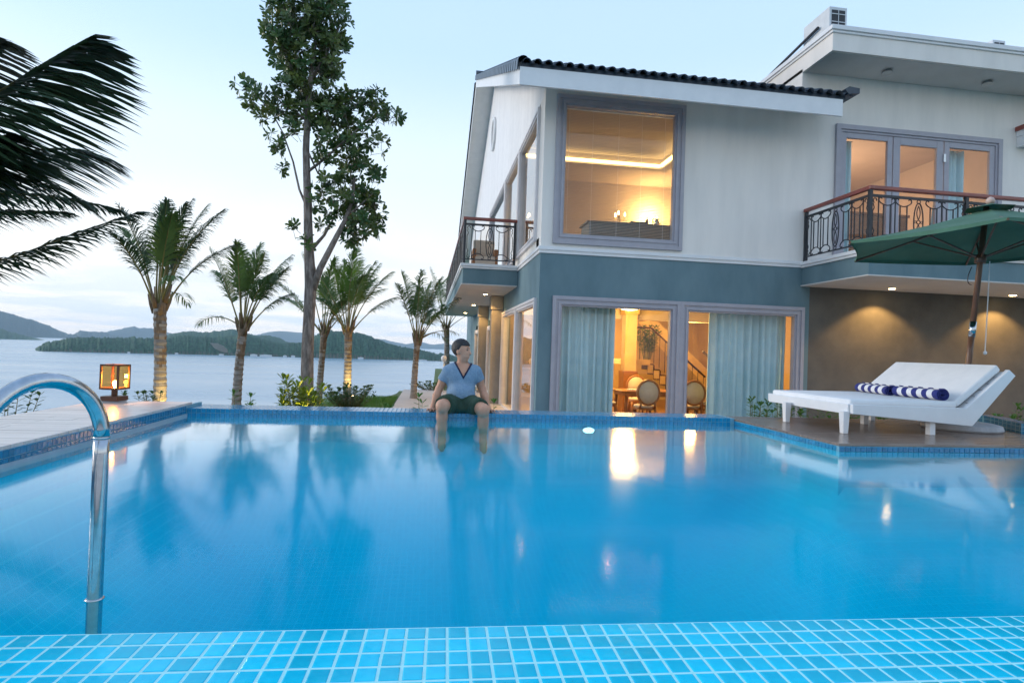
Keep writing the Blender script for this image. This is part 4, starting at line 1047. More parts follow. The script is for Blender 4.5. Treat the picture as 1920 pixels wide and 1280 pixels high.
# ---- parasol
ps = empty('parasol', (5.86, 5.75, ZD)); tag(ps, 'green canvas parasol with wooden pole over the lounger', 'parasol')
def ppart(mb, name, m, **k):
    o = mb.build(name, m, None, **k); o.parent = ps; o.matrix_parent_inverse = Matrix.Translation((-5.86, -5.75, -ZD)); return o
pole = lambda z: Vector((5.88+.105*(z-.07), 5.75, z))
ppart(MB().tube([pole(.07), pole(.9), pole(1.12)], .030, 12), 'lower_pole', M['polewood'], smooth=True)
ppart(MB().tube([pole(1.10), pole(1.27)], .034, 14), 'ferrule', M['steel'], smooth=True)
ppart(MB().tube([pole(1.27), pole(2.56)], .029, 12), 'upper_pole', M['polewood'], smooth=True)
C0 = Vector((5.93, 5.58, 0)); RZc, APX, RC = 2.10, 2.54, 1.42
hexp = [Vector((C0.x+RC*math.cos(R_(170-60*k)), C0.y+RC*math.sin(R_(170-60*k)), RZc)) for k in range(6)]
apex = Vector((pole(2.5).x, 5.70, APX))
nu = 8
for k in range(6):
    A, B = hexp[k], hexp[(k+1) % 6]; mb = MB(); vs = []
    for i in range(nu+1):
        t = .09+.91*i/nu
        for j in range(nu+1):
            u = j/nu; p = apex.lerp(A.lerp(B, u), t)
            sag = math.sin(PI*u)*t
            p = p+Vector((0, 0, -.035*math.sin(PI*t)-.02*sag)); 
            if i == nu: p += (apex-A.lerp(B, .5)).normalized()*.05*math.sin(PI*u)
            vs.append(p)
    fs = [(i*(nu+1)+j, i*(nu+1)+j+1, (i+1)*(nu+1)+j+1, (i+1)*(nu+1)+j) for i in range(nu) for j in range(nu)]
    mb.add(vs, fs)
    # hanging valance along the rim
    o0 = nu*(nu+1); vv = [vs[o0+j] for j in range(nu+1)]
    mb.add(vv+[v+Vector((0, 0, -.03-.012*math.sin(PI*j/nu))) for j, v in enumerate(vv)], [(j, j+1, nu+1+j+1, nu+1+j) for j in range(nu)])
    ppart(mb, 'canopy_panel', M['canopy'], smooth=True)
    # rib and stretcher
    ppart(MB().tube([apex+Vector((0, 0, -.06)), apex.lerp(A, .5)+Vector((0, 0, -.05)), A+Vector((0, 0, -.02))], .012, 6), 'rib', M['polewood'])
    ppart(MB().tube([pole(1.98), apex.lerp(A, .52)+Vector((0, 0, -.06))], .010, 6), 'stretcher', M['polewood'])
vs = []; mb = MB()
capz = apex+Vector((0, 0, .05))
for k in range(6):
    d = hexp[k]-apex; vs.append(apex+d*.17+Vector((0, 0, .055)))
mb.add([capz]+vs, [(0, 1+(k+1) % 6, 1+k) for k in range(6)]); ppart(mb, 'vent_cap', M['canopy'])
ppart(MB().lathe([(.012, 0), (.036, .012), (.045, .04), (.03, .07), (.008, .082)], tuple(capz+Vector((0, 0, -.01))), 14), 'finial', mat('pale_wood_finial', (.55, .40, .34), .5, c2=(.5, .36, .3), scale=8), smooth=True)
ppart(MB().tube([pole(2.02), pole(1.93)], .055, 12), 'hub', M['polewood'], smooth=True)
cordp = [pole(1.95)+Vector((.09, -.03, 0)), pole(1.4)+Vector((.13, -.03, 0)), pole(.95)+Vector((.16, -.03, 0))]
ppart(MB().tube(cordp, .005, 5), 'pull_cord', M['trimwhite']); ppart(MB().lathe([(.004, 0), (.018, .012), (.018, .035), (.004, .045)], tuple(cordp[-1]+Vector((0, 0, -.045))), 10), 'cord_knob', M['trimwhite'])
lp = [pole(1.9)+Vector((-.10-.05*math.sin(t*PI/8), 0, -.02-.20*math.sin(t*PI/16)+.0)) for t in range(9)]
ppart(MB().tube(lp, .005, 5), 'cord_loop', M['iron'])
bs = MB().lathe([(.36, 0), (.375, .02), (.36, .065), (.30, .08), (.06, .085), (.05, .18), (.036, .18)], (0, 0, 0), 40).build('stone_base', M['stone'], None, smooth=False, bevel=.004, loc=(5.88, 5.75, ZD+.001)); tag(bs, 'round grey stone base holding the parasol pole', 'parasol base')

# ---- pool ladder rail
lr = empty('pool_rail', (-.95, 1.88, 0)); tag(lr, 'curved polished steel handrail rising from the pool', 'handrail')
p0 = Vector((-.950, 1.90, 0)); dirv = Vector((-.42, -.91, 0)).normalized(); rr = .175; rh = .165
pts = [p0+Vector((0, 0, z)) for z in (-.9, -.5, 0, .2, .43)]
pts2 = [p0+Vector((0, 0, .48))]+[p0+dirv*(rh-rh*math.cos(a))+Vector((0, 0, .48+rr*math.sin(a))) for a in [PI*i/20 for i in range(1, 20)]]
pts3 = [p0+dirv*2*rh+Vector((0, 0, z)) for z in (.48, .30, .1, -.02)]
def lrp(mb, name, m, **k):
    o = mb.build(name, m, None, **k); o.parent = lr; o.matrix_parent_inverse = Matrix.Translation((.95, -1.88, 0)); return o
lrp(MB().tube(pts+[p0+Vector((0, 0, .478))], .0205, 28), 'upright', M['steel'], smooth=True)
lrp(MB().tube(pts2+[pts3[0]], .021, 28), 'bend', M['steel'], smooth=True)
lrp(MB().tube(pts3, .0205, 28), 'upright', M['steel'], smooth=True)
lrp(MB().lathe([(.0208, -.004), (.0222, 0), (.0208, .004)], tuple(p0+Vector((0, 0, .479))), 28), 'weld_collar', M['steel'], smooth=True)
lrp(MB().lathe([(.021, -.003), (.026, 0), (.021, .004)], tuple(p0+Vector((0, 0, .004))), 28), 'water_collar', M['steel'], smooth=True)
lrp(MB().lathe([(.036, 0), (.034, .006), (.022, .012)], tuple(p0+dirv*2*rh+Vector((0, 0, -.0165))), 24), 'flange', M['steel'], smooth=True)

# ---- deck lantern
ln_ = empty('deck_lantern', (-3.10, 6.40, ZL+.002), R_(-9)); tag(ln_, 'square wooden lantern glowing amber on the pale deck', 'lantern')
MB().box(-.085, .085, -.085, .085, .012, .058).build('base', M['lampwood'], ln_, bevel=.003)
MB().box(-.075, .075, -.075, .075, 0, .011).build('foot', M['stone'], ln_)
MB().box(-.02, .02, -.02, .02, .059, .125).build('post', M['lampwood'], ln_, bevel=.002)
S = .085
for sx in (-1, 1):
    for sy in (-1, 1): MB().box(sx*S-.009, sx*S+.009, sy*S-.009, sy*S+.009, .125, .375).build('corner_post', M['lampwood'], ln_, bevel=.002)
for zz in (.127, .358):
    b = MB()
    for s in (-1, 1): b.box(-S+.009, S-.009, s*S-.008, s*S+.008, zz, zz+.016); b.box(s*S-.008, s*S+.008, -S+.009, S-.009, zz, zz+.016)
    b.build('frame_ring', M['lampwood'], ln_)
MB().box(-S+.008, S-.008, -S+.008, S-.008, .122, .127).build('tray', M['lampwood'], ln_)
for s in (-1, 1):
    MB().box(-S+.009, S-.009, s*S-.0015, s*S+.0015, .143, .358).build('glass_pane', M['amber'], ln_)
    MB().box(s*S-.0015, s*S+.0015, -S+.009, S-.009, .143, .358).build('glass_pane', M['amber'], ln_)
MB().lathe([(.010, .127), (.010, .150), (.018, .165), (.022, .185), (.016, .203), (.004, .212)], (0, 0, 0), 16).build('bulb', M['bulb'], ln_, smooth=True)
lamp('lantern_light', 'POINT', (0, 0, .25), 7, (1, .55, .16), .02, ln_)

# ---- air conditioners on the flat roof
def aircon(x, y, z, label, s=1.):
    e = empty('air_conditioner', (x, y, z)); tag(e, label, 'air conditioner', 'air conditioners on the flat roof'); e.scale = (s, s, s)
    MB().box(-.20, .20, -.42, .42, 0, .62).build('casing', M['plastic'], e, bevel=.015)
    MB().box(-.15, .15, -.425, -.4195, .10, .55).build('grille_back', M['dark'], e)
    for k in range(3): MB().box(-.15, .15, -.432, -.426, .14+.16*k, .155+.16*k).build('grille_bar', M['plastic'], e)
    MB().box(-.006, .006, -.432, -.426, .10, .55).build('grille_bar', M['plastic'], e)
    MB().box(-.22, -.16, -.4, .4, -.0, .03).build('foot', M['dark'], e)
    return e
aircon(8.10, 11.35, 7.43, 'white air conditioner with dark grille at the roof corner')
aircon(12.15, 11.5, 7.43, 'white air conditioner far along the flat roof', .8)
pp = MB().tube([(7.85, 11.2, 7.74), (7.85, 13.4, 7.5)], .03, 8).build('roof_pipe', M['dark'], None, smooth=True); tag(pp, 'dark pipe sloping down behind the roof corner', 'pipe')

# ---- white globe lamp on a post by the garden edge
e = empty('globe_lamp', (.58, 21.5, GZ)); tag(e, 'white globe lamp on a thin post beyond the man', 'lamp')
MB().tube([(0, 0, 0), (0, 0, 1.15)], .025, 8).build('post', M['trimwhite'], e, smooth=True)
MB().lathe([(.02, 1.15), (.075, 1.18), (.105, 1.26), (.09, 1.34), (.03, 1.38)], (0, 0, 0), 16).build('globe', M['globe'], e, smooth=True)
# loungers and chairs on the sea side balcony
bc = empty('balcony_chair', (1.45, 16.2, 2.885)); tag(bc, 'brown armchair on the sea side balcony', 'chair')
MB().box(-.3, .3, -.3, .3, .15, .42).build('seat', M['upholstery'], bc, bevel=.03); MB().box(-.3, .3, .2, .32, .421, .95).build('backrest', M['upholstery'], bc, bevel=.04)
for s in (-1, 1): MB().box(s*.3-.05, s*.3+.05, -.3, .2, .15, .62).build('armrest', M['furnwood'], bc, bevel=.02)
for sx in (-1, 1):
    for sy in (-1, 1): MB().box(sx*.27-.025, sx*.27+.025, sy*.26-.025, sy*.26+.025, 0, .149).build('leg', M['furnwood'], bc)

# ================================================================== THE MAN (implicit surfaces)
def surface_nets(F, org, h):
    ins = F < 0
    nx, ny, nz = F.shape
    cs = np.zeros((nx-1, ny-1, nz-1), int); P = np.zeros((nx-1, ny-1, nz-1, 3)); Wt = np.zeros((nx-1, ny-1, nz-1))
    cor = [(i, j, k) for i in (0, 1) for j in (0, 1) for k in (0, 1)]
    def sub(c): return (slice(c[0], nx-1+c[0]), slice(c[1], ny-1+c[1]), slice(c[2], nz-1+c[2]))
    for a in range(8):
        for b_ in range(a+1, 8):
            d = [cor[b_][q]-cor[a][q] for q in range(3)]
            if sum(map(abs, d)) != 1: continue
            fa, fb = F[sub(cor[a])], F[sub(cor[b_])]
            cross = (fa < 0) != (fb < 0)
            t = np.where(cross, fa/np.where(cross, fa-fb, 1), 0)
            for q in range(3): P[..., q] += np.where(cross, cor[a][q]+t*d[q], 0)
            Wt += cross
    act = Wt > 0
    idx = -np.ones(act.shape, int); idx[act] = np.arange(act.sum())
    ii = np.argwhere(act)
    V = (ii+P[act]/Wt[act][:, None])*h+org
    faces = []
    for ax in range(3):
        o1, o2 = [(1, 2), (2, 0), (0, 1)][ax]
        sl_a = [slice(None)]*3; sl_b = [slice(None)]*3; sl_a[ax] = slice(0, -1); sl_b[ax] = slice(1, None)
        A, B = ins[tuple(sl_a)], ins[tuple(sl_b)]
        ch = np.argwhere(A != B)
        ok = (ch[:, o1] > 0) & (ch[:, o2] > 0) & (ch[:, o1] < F.shape[o1]-1) & (ch[:, o2] < F.shape[o2]-1)
        ch = ch[ok]
        if not len(ch): continue
        e1 = np.zeros(3, int); e1[o1] = 1; e2 = np.zeros(3, int); e2[o2] = 1
        q = [idx[tuple((ch-e1-e2).T)], idx[tuple((ch-e2).T)], idx[tuple(ch.T)], idx[tuple((ch-e1).T)]]
        flip = A[tuple(ch.T)]
        Q = np.stack(q, 1); Q[~flip] = Q[~flip][:, ::-1]
        faces.append(Q)
    return V, np.concatenate(faces)
class Field:
    def __init__(s, lo, hi, h):
        s.lo = np.array(lo); s.h = h; n = np.ceil((np.array(hi)-s.lo)/h).astype(int)+1
        g = [s.lo[i]+h*np.arange(n[i]) for i in range(3)]
        s.X, s.Y, s.Z = np.meshgrid(*g, indexing='ij'); s.X = s.X.astype(np.float32); s.Y = s.Y.astype(np.float32); s.Z = s.Z.astype(np.float32)
    def cone(s, a, b, ra, rb, sy=1.):
        a = np.array(a, float); b = np.array(b, float); ab = b-a
        px, py, pz = s.X-a[0], s.Y-a[1], s.Z-a[2]
        t = np.clip((px*ab[0]+py*ab[1]+pz*ab[2])/(ab@ab), 0, 1)
        return np.sqrt((px-t*ab[0])**2+((py-t*ab[1])/sy)**2+(pz-t*ab[2])**2)-(ra+(rb-ra)*t)
    def ell(s, c, r, Rm=None):
        px, py, pz = s.X-c[0], s.Y-c[1], s.Z-c[2]
        if Rm is not None:
            R3 = np.array(Rm); px, py, pz = (R3[0, 0]*px+R3[1, 0]*py+R3[2, 0]*pz, R3[0, 1]*px+R3[1, 1]*py+R3[2, 1]*pz, R3[0, 2]*px+R3[1, 2]*py+R3[2, 2]*pz)
        k = np.sqrt((px/r[0])**2+(py/r[1])**2+(pz/r[2])**2)
        return (k-1)*min(r)
def smin(a, b, k):
    h_ = np.clip(.5+.5*(b-a)/k, 0, 1); return b+(a-b)*h_-k*h_*(1-h_)
def chain(fl, pts, rads, k=.015, sy=1.):
    d = None
    for (a, b, ra, rb) in zip(pts[:-1], pts[1:], rads[:-1], rads[1:]):
        c = fl.cone(a, b, ra, rb, sy); d = c if d is None else smin(d, c, k)
    return d
def to_mesh(name, F, fl, m, parent=None):
    V, Q = surface_nets(F, fl.lo, fl.h)
    me = bpy.data.meshes.new(name); me.from_pydata(V.tolist(), [], Q.tolist()); me.materials.append(m)
    me.polygons.foreach_set('use_smooth', [True]*len(me.polygons)); me.update()
    o = bpy.data.objects.new(name, me); COL.objects.link(o)
    if parent: o.parent = parent; o.matrix_parent_inverse = Matrix.Translation(-parent.location)
    sm = o.modifiers.new('smooth', 'SMOOTH'); sm.factor = .5; sm.iterations = 3
    return o
def build_man():
    sy0 = 6.53
    man = empty('person', (.375, 6.5, ZF)); tag(man, 'man in blue V-neck tee and dark green shorts sitting on the pool edge', 'person')
    h = .0068
    fl = Field((-.04, 6.02, -.42), (.82, 6.80, .93), h)
    pel = (.375, 6.56, .165); wai = (.378, 6.585, .30); che = (.38, 6.60, .45); nb = (.385, 6.60, .565); hd = (.372, 6.575, .745)
    shL, shR = (.228, 6.595, .522), (.538, 6.595, .526)
    elL, elR = (.135, 6.625, .315), (.618, 6.640, .335)
    wrL, wrR = (.075, 6.555, .125), (.690, 6.565, .128)
    kL, kR = (.165, 6.20, .172), (.600, 6.185, .140)
    hipL, hipR = (.305, 6.545, .165), (.445, 6.545, .165)
    anL, anR = (.178, 6.29, -.20), (.618, 6.28, -.215)
    torso = smin(fl.cone(pel, wai, .150, .128, .78), fl.cone(wai, che, .130, .152, .70), .05)
    torso = smin(torso, fl.cone((che[0]-.06, che[1], che[2]+.03), (che[0]+.06, che[1], che[2]+.03), .115, .115, .8), .05)
    torso = smin(torso, smin(fl.cone((.255, 6.60, .518), (.385, 6.605, .560), .054, .058), fl.cone((.385, 6.605, .560), (.515, 6.60, .521), .058, .054), .02), .05)      # shoulder girdle
    torso = smin(torso, fl.ell((.375, 6.50, .27), (.125, .09, .10)), .05)                     # belly
    neck = fl.cone(nb, (.382, 6.580, .675), .062, .052)
    # head: long axis along the look direction (to the image right, slightly to the camera)
    lk = Vector((.90, -.43, -.03)).normalized(); upv = Vector((.03, .02, 1)); sdv = upv.cross(lk).normalized(); upv = lk.cross(sdv).normalized()
    Rm = np.array([[lk[i], sdv[i], upv[i]] for i in range(3)])
    H = np.array(hd)
    pt = lambda f, s_, u: tuple(H+f*np.array(lk)+s_*np.array(sdv)+u*np.array(upv))
    head = fl.ell(pt(-.012, 0, .030), (.096, .077, .098), Rm)
    head = smin(head, fl.ell(pt(.030, 0, -.035), (.062, .060, .082), Rm), .03)
    head = smin(head, fl.cone(pt(.060, 0, -.095), pt(.035, 0, -.085), .022, .035), .02)      # chin
    head = smin(head, fl.cone(pt(.082, 0, .022), pt(.104, 0, -.020), .009, .015), .012)        # nose
    head = smin(head, fl.cone(pt(.080, -.022, -.058), pt(.080, .022, -.058), .010, .010), .012)  # lips
    head = smin(head, fl.cone(pt(.078, -.035, .036), pt(.078, .035, .036), .010, .010), .015)   # brow
    for s_ in (-1, 1):
        head = smin(head, fl.ell(pt(-.012, s_*.078, -.010), (.020, .009, .032), Rm), .008)      # ears
        head = np.maximum(head, -(fl.ell(pt(.088, s_*.032, .018), (.016, .016, .010), Rm)))       # eye sockets
    arms = None; hands = None
    for sh, el, wr, sgn in ((shL, elL, wrL, -1), (shR, elR, wrR, 1)):
        a = chain(fl, [sh, tuple((np.array(sh)+np.array(el))/2), el, tuple((np.array(el)*.6+np.array(wr)*.4)), wr], [.056, .052, .040, .043, .027], .02)
        arms = a if arms is None else np.minimum(arms, a)
        # palm flat on the coping, five fingers splayed forwards
        wx, wy, wz = wr; base = np.array((wx+sgn*.012, wy-.05, ZF+.018))
        hnd = smin(fl.cone(wr, tuple(base), .027, .024), fl.cone(tuple(base+np.array((-.022, -.02, 0))), tuple(base+np.array((.022, -.02, 0))), .019, .019), .02)
        for q, (dx, ln_f) in enumerate(((-.032, .060), (-.011, .072), (.011, .070), (.031, .055))):
            r0 = base+np.array((dx, -.028, .002)); m1 = r0+np.array((dx*.35, -ln_f*.5, .010)); t1 = r0+np.array((dx*.7, -ln_f, -.008))
            hnd = smin(hnd, chain(fl, [tuple(r0), tuple(m1), tuple(t1)], [.0105, .0095, .0080], .006), .006)
        th0 = base+np.array((-sgn*.024, .012, 0)); hnd = smin(hnd, chain(fl, [tuple(th0), tuple(th0+np.array((-sgn*.030, -.020, .004))), tuple(th0+np.array((-sgn*.042, -.048, -.006)))], [.013, .011, .009], .006), .008)
        hands = hnd if hands is None else np.minimum(hands, hnd)
    legs = None; thighs = None
    for hip, kn, an in ((hipL, kL, anL), (hipR, kR, anR)):
        mid = tuple((np.array(hip)+np.array(kn))/2+np.array((0, 0, .004)))
        t_ = chain(fl, [hip, mid, kn], [.096, .086, .063], .03)
        thighs = t_ if thighs is None else smin(thighs, t_, .03)
        calf = tuple(np.array(kn)*.66+np.array(an)*.34+np.array((0, .02, 0)))
        s_ = chain(fl, [kn, calf, an], [.060, .056, .036], .03)
        s_ = smin(s_, fl.ell((kn[0], kn[1]-.012, kn[2]-.01), (.055, .055, .062)), .02)
        s_ = smin(s_, chain(fl, [an, (an[0], an[1]-.06, an[2]-.06), (an[0], an[1]-.15, an[2]-.075)], [.04, .038, .026], .02), .03)
        legs = s_ if legs is None else np.minimum(legs, s_)
    body = smin(smin(torso, neck, .03), head, .02)
    body = smin(body, arms, .025); body = smin(body, hands, .012); lower = smin(thighs, legs, .025); body = smin(body, lower, .03)
    to_mesh('body', body, fl, M['skin'], man)
    # T-shirt
    X, Y_, Z_ = fl.X, fl.Y, fl.Z
    sl = None
    for sh, el in ((shL, elL), (shR, elR)):
        e2 = tuple(np.array(sh)*.46+np.array(el)*.54)
        c = fl.cone(sh, e2, .064, .066); d = (np.array(el)-np.array(sh)); d /= np.linalg.norm(d)
        pl = (X-e2[0])*d[0]+(Y_-e2[1])*d[1]+(Z_-e2[2])*d[2]
        c = np.maximum(c, pl); sl = c if sl is None else np.minimum(sl, c)
    wr_ = .004*np.sin(Z_*70+X*22+3*np.sin(X*18))*np.clip(1-(Z_-.18)/.25, 0, 1)+.0025*np.sin(X*60+Z_*35)
    shirt = smin(torso-.014, sl, .03)+wr_
    hem = .195-Z_+.02*np.cos((X-.375)*9)
    shirt = np.maximum(shirt, hem)
    dxn = np.abs(X-.395)
    collar_top = Z_-.625
    shirt = np.maximum(shirt, collar_top)
    vneck = np.maximum(np.maximum((dxn*1.75+.455)-Z_, -9)*-1, 0)     # >0 above the V lines
    vdist = (dxn*1.75+.455-Z_)/2.0                                    # negative inside the V
    front = Y_-6.60
    vcut = np.maximum(vdist, front)
    shirt_cut = np.maximum(shirt, -vcut)
    hole = fl.cone((.385, 6.60, .54), (.383, 6.59, .72), .064, .064); shirt_cut = np.maximum(shirt_cut, -hole)
    to_mesh('shirt', shirt_cut, fl, M['shirt'], man)
    # navy neck band: shell of the shirt close to the V and to the neck hole
    band_r = np.minimum(np.maximum(np.abs(vdist+.0)-.011, front), np.maximum(np.abs(hole-.004)-.010, -vcut))
    band = np.maximum(np.maximum(smin(torso-.014, sl, .03)+wr_-.005, -(smin(torso-.006, sl, .03))), band_r)
    band = np.maximum(band, Z_-.628); band = np.maximum(band, -hole+.001)
    to_mesh('collar', band, fl, M['navy'], man)
    # shorts
    sh_ = None
    for hip, kn in ((hipL, kL), (hipR, kR)):
        e2 = tuple(np.array(hip)*.17+np.array(kn)*.83)
        c = chain(fl, [hip, e2], [.119, .104], .03); d = np.array(kn)-np.array(hip); d /= np.linalg.norm(d)
        c = np.maximum(c, (X-e2[0])*d[0]+(Y_-e2[1])*d[1]+(Z_-e2[2])*d[2]); sh_ = c if sh_ is None else smin(sh_, c, .035)
    sh_ = smin(sh_, np.maximum(torso-.012, Z_-.235), .025)
    sh_ = smin(sh_, fl.ell((.378, 6.44, .125), (.10, .11, .055)), .03)
    sh_ += .003*np.sin(X*55+Y_*40)+.003*np.sin(Y_*70-X*25)
    sh_ = np.maximum(sh_, ZF+.004-Z_)
    to_mesh('shorts', sh_, fl, M['shorts'], man)
    # hair
    hair = fl.ell(pt(-.013, 0, .040), (.108, .087, .104), Rm)
    f_ = (X-H[0])*lk[0]+(Y_-H[1])*lk[1]+(Z_-H[2])*lk[2]; u_ = (X-H[0])*upv[0]+(Y_-H[1])*upv[1]+(Z_-H[2])*upv[2]
    hl = np.where(f_ > .02, .064-u_, np.where(f_ > -.03, (.064+(f_-.02)*2.2)-u_, -.062-u_))
    hair = np.maximum(hair+.0025*np.sin(X*160)*np.sin(Z_*130+Y_*150), hl)
    to_mesh('hair', hair, fl, M['hair'], man)
    for s_ in (-1, 1):
        c = pt(.076, s_*.032, .017)
        o = MB().lathe([(.001, -.009), (.007, -.006), (.0095, 0), (.007, .006), (.001, .009)], (0, 0, 0), 12).build('eye', M['eye'], None, smooth=True, loc=c)
        o.parent = man; o.matrix_parent_inverse = Matrix.Translation(-man.location)
        b0, b1 = pt(.087, s_*.014, .040), pt(.078, s_*.048, .038)
        o = MB().tube([b0, tuple((np.array(b0)+np.array(b1))/2+np.array((0, 0, .004))), b1], [.004, .005, .003], 6).build('eyebrow', M['hair'], None, smooth=True)
        o.parent = man; o.matrix_parent_inverse = Matrix.Translation(-man.location)
build_man()

# ================================================================== PLANTING
def frond_mesh(rng, path, L_leaf, m_leaf, start=.3, n=46, wind=(.25, 0, -.1), rach=.016, sparse=1., droop=.5, spr=1., wid=1.):
    """one palm frond: tapering rachis along path (list of Vectors) with two rows of narrow leaflets."""
    mb = MB(); P = path; K = len(P)
    mb.cur = 1
    mb.tube(P, [max(.003, rach*(1-.9*i/(K-1))) for i in range(K)], 5)
    mb.cur = 0
    def at(t):
        s = t*(K-1); i = min(int(s), K-2); return P[i].lerp(P[i+1], s-i), (P[i+1]-P[i]).normalized()
    wv = Vector(wind)
    for k in range(n):
        t = start+(1-start)*(k+rng.uniform(-.2, .2))/n; t = min(max(t, start), .995)
        p, tg = at(t); u = (t-start)/(1-start)
        ln = L_leaf*(.45+.75*math.sin(PI*min(1, u*.82+.16)))*rng.uniform(.88, 1.1)*(1-.35*u)
        side = tg.cross(Vector((0, 0, 1)))
        if side.length < .05: side = tg.cross(Vector((0, 1, 0)))
        side.normalize(); upv = side.cross(tg).normalized()
        for s in (-1, 1):
            if rng.random() > sparse: continue
            d = (side*s*(.85-.35*u)*spr+tg*(.55+.5*u)+upv*.28+wv*rng.uniform(.5, 1.)).normalized()
            d2 = (d+Vector((0, 0, -droop*rng.uniform(.6, 1.3)))+wv*.3).normalized()
            d3 = (d2+Vector((0, 0, -droop*rng.uniform(.6, 1.5)))).normalized()
            wv_ = d.cross(upv).normalized()*(.0075+.0065*L_leaf)*wid
            a = p; b_ = a+d*ln*.4; c = b_+d2*ln*.35; e_ = c+d3*ln*.25
            mb.add([a-wv_*.5, a+wv_*.5, b_+wv_, b_-wv_, c+wv_*.75, c-wv_*.75, e_], [(0, 1, 2, 3), (3, 2, 4, 5), (5, 4, 6)])
    return mb
def palm_path(base, az, el0, length, bend, K=12, wind=0.):
    pts = [Vector(base)]; ds = length/(K-1)
    for i in range(1, K):
        t = i/(K-1); el = el0-bend*t**1.6
        d = Vector((math.sin(az)*math.cos(el), math.cos(az)*math.cos(el), math.sin(el)))+Vector((wind*t, 0, 0))
        pts.append(pts[-1]+d.normalized()*ds)
    return pts
def palm(label, x, y, zc, r, lean=(0, 0), nf=15, fl=2.2, seed=1, leafm='frond', spread=(10, 42), leaf=.42, group='coconut palms along the garden edge', zb=None, husk=.75, wind=.26, azr=None):
    rng = random.Random(seed); zb = (ground_z(x, y) if zb is None else zb)-.05
    e = empty('palm_tree', (x, y, zb)); tag(e, label, 'palm tree', group)
    H = zc-zb
    # ringed trunk
    mb = MB(); pts = []; rad = []
    n = int(H/.055)
    for i in range(n+1):
        t = i/n; z = H*t
        pts.append(Vector((lean[0]*t*t, lean[1]*t*t, z)))
        flare = 1+.55*max(0, 1-z/.35)**2
        bul = 1+.18*max(0, (t-.72)/.28)
        rad.append(r*flare*bul*(1+(.07 if i % 2 else -.03)+rng.uniform(-.04, .04))*(1.05-.18*t))
    mb.tube(pts, rad, 14)
    split = int(len(mb.f)*(1-husk*.35)); 
    for i in range(len(mb.mi)):
        ring_ = i//14; rq = math.sin(ring_*12.9898)*43758.5; rq -= math.floor(rq)
        if rq*.6+.4*(.5+.5*math.sin(i % 14*.9+ring_*.4)) < (i-split+260)/520: mb.mi[i] = 1
    mb.build('trunk', [M['palmtrunk'], M['palmupper']], e, smooth=False)
    top = pts[-1]
    # old leaf sheaths
    for k in range(7):
        a = k*2.4+rng.uniform(-.3, .3); q = top+Vector((0, 0, -.28+.05*k))
        d = Vector((math.sin(a), math.cos(a), 0))
        mb = MB(); mb.tube([q+d*r*.8, q+d*(r*1.25+.02)+Vector((0, 0, .16)), q+d*(r*1.5+.05)+Vector((0, 0, .34))], [.05, .035, .012], 6)
        mb.build('sheath', M['palmupper'], e, smooth=True)
    for k in range(nf):
        u = (k+.5)/nf
        az = k*2.399+rng.uniform(-.25, .25)
        if azr: az = azr[0]+(azr[1]-azr[0])*rng.random()
        el = R_(90-(spread[0]+(spread[1]-spread[0])*u**1.1)+rng.uniform(-5, 5))
        ln = fl*(.78+.3*math.sin(PI*min(1, .25+u*.75)))*rng.uniform(.9, 1.08)
        b0 = top+Vector((math.sin(az)*r*.6, math.cos(az)*r*.6, -.05-.12*u))
        path = palm_path(b0, az, el, ln, R_(10+26*u)+rng.uniform(-.1, .15), wind=wind)
        fm = leafm if rng.random() < .8 else 'frond'
        o = frond_mesh(rng, path, leaf*rng.uniform(.9, 1.1), None, start=.42, n=62, rach=.022, spr=.75, sparse=.86, droop=rng.uniform(.4, .9)).build('frond', [M[fm], M['petiole']], e)
    # a few old fronds, dry and hanging out to the side
    for k in range(rng.choice((1, 2, 3))):
        az = rng.uniform(0, 6.28); path = palm_path(top+Vector((0, 0, -.1)), az, R_(rng.uniform(25, 48)), fl*rng.uniform(.55, .8), R_(rng.uniform(40, 80)))
        frond_mesh(rng, path, leaf*.8, None, start=.5, n=26, rach=.02, sparse=.6, droop=1.2).build('old_frond', [M['frond'], M['petiole']], e)
    # spear leaf
    frond_mesh(rng, palm_path(top, 0, R_(88), fl*.8, R_(6)), leaf*.35, None, start=.5, n=20, wind=(0, 0, .3), rach=.016, droop=.05).build('spear', [M[leafm], M['petiole']], e)
    return e
palm('tall palm with grey ringed trunk beside the glowing lantern', -4.80, 11.5, 1.42, .105, (-.12, .1), 14, 1.95, 11, 'frond_shaded', (2, 24), .46, zb=-1.0)
palm('palm with orange brown trunk, second from the lantern', -4.24, 14.0, 1.15, .098, (.06, .1), 12, 1.85, 12, 'frond', (3, 34), .46)
palm('palm standing just right of the tall leafy tree trunk', -3.33, 19.0, 1.20, .10, (.10, 0), 11, 2.35, 13, 'frond_lime', (6, 46), .55)
palm('palm with glowing trunk base behind the round bush', -2.28, 17.5, 1.25, .11, (-.04, .1), 13, 2.2, 14, 'frond_lime', (4, 38), .52)
palm('slim palm growing out of the pale patio', -.40, 18.5, 1.05, .095, (.07, 0), 10, 2.05, 15, 'frond', (3, 34), .46)
palm('palm half hidden behind the sea side balcony', .98, 30.0, 1.9, .14, (-.1, 0), 13, 2.9, 16, 'frond', (8, 50), .6, zb=-1.2)
# the dry pale spathe hanging from the second palm
sp = [(0, 0), (.06, .05), (.09, .16), (.075, .30), (.0, .44), (-.055, .28), (-.05, .12)]
o = MB().prism_y([(x, z) for x, z in sp], -.012, .012).build('dry_spathe', mat('dry_spathe', (.34, .36, .36), .6, c2=(.28, .30, .31), scale=5), None, bevel=.008, loc=(-4.42, 13.86, .50), rot=(0, R_(-62), 0)); tag(o, 'dry grey spathe sticking out of the second palm trunk', 'spathe')

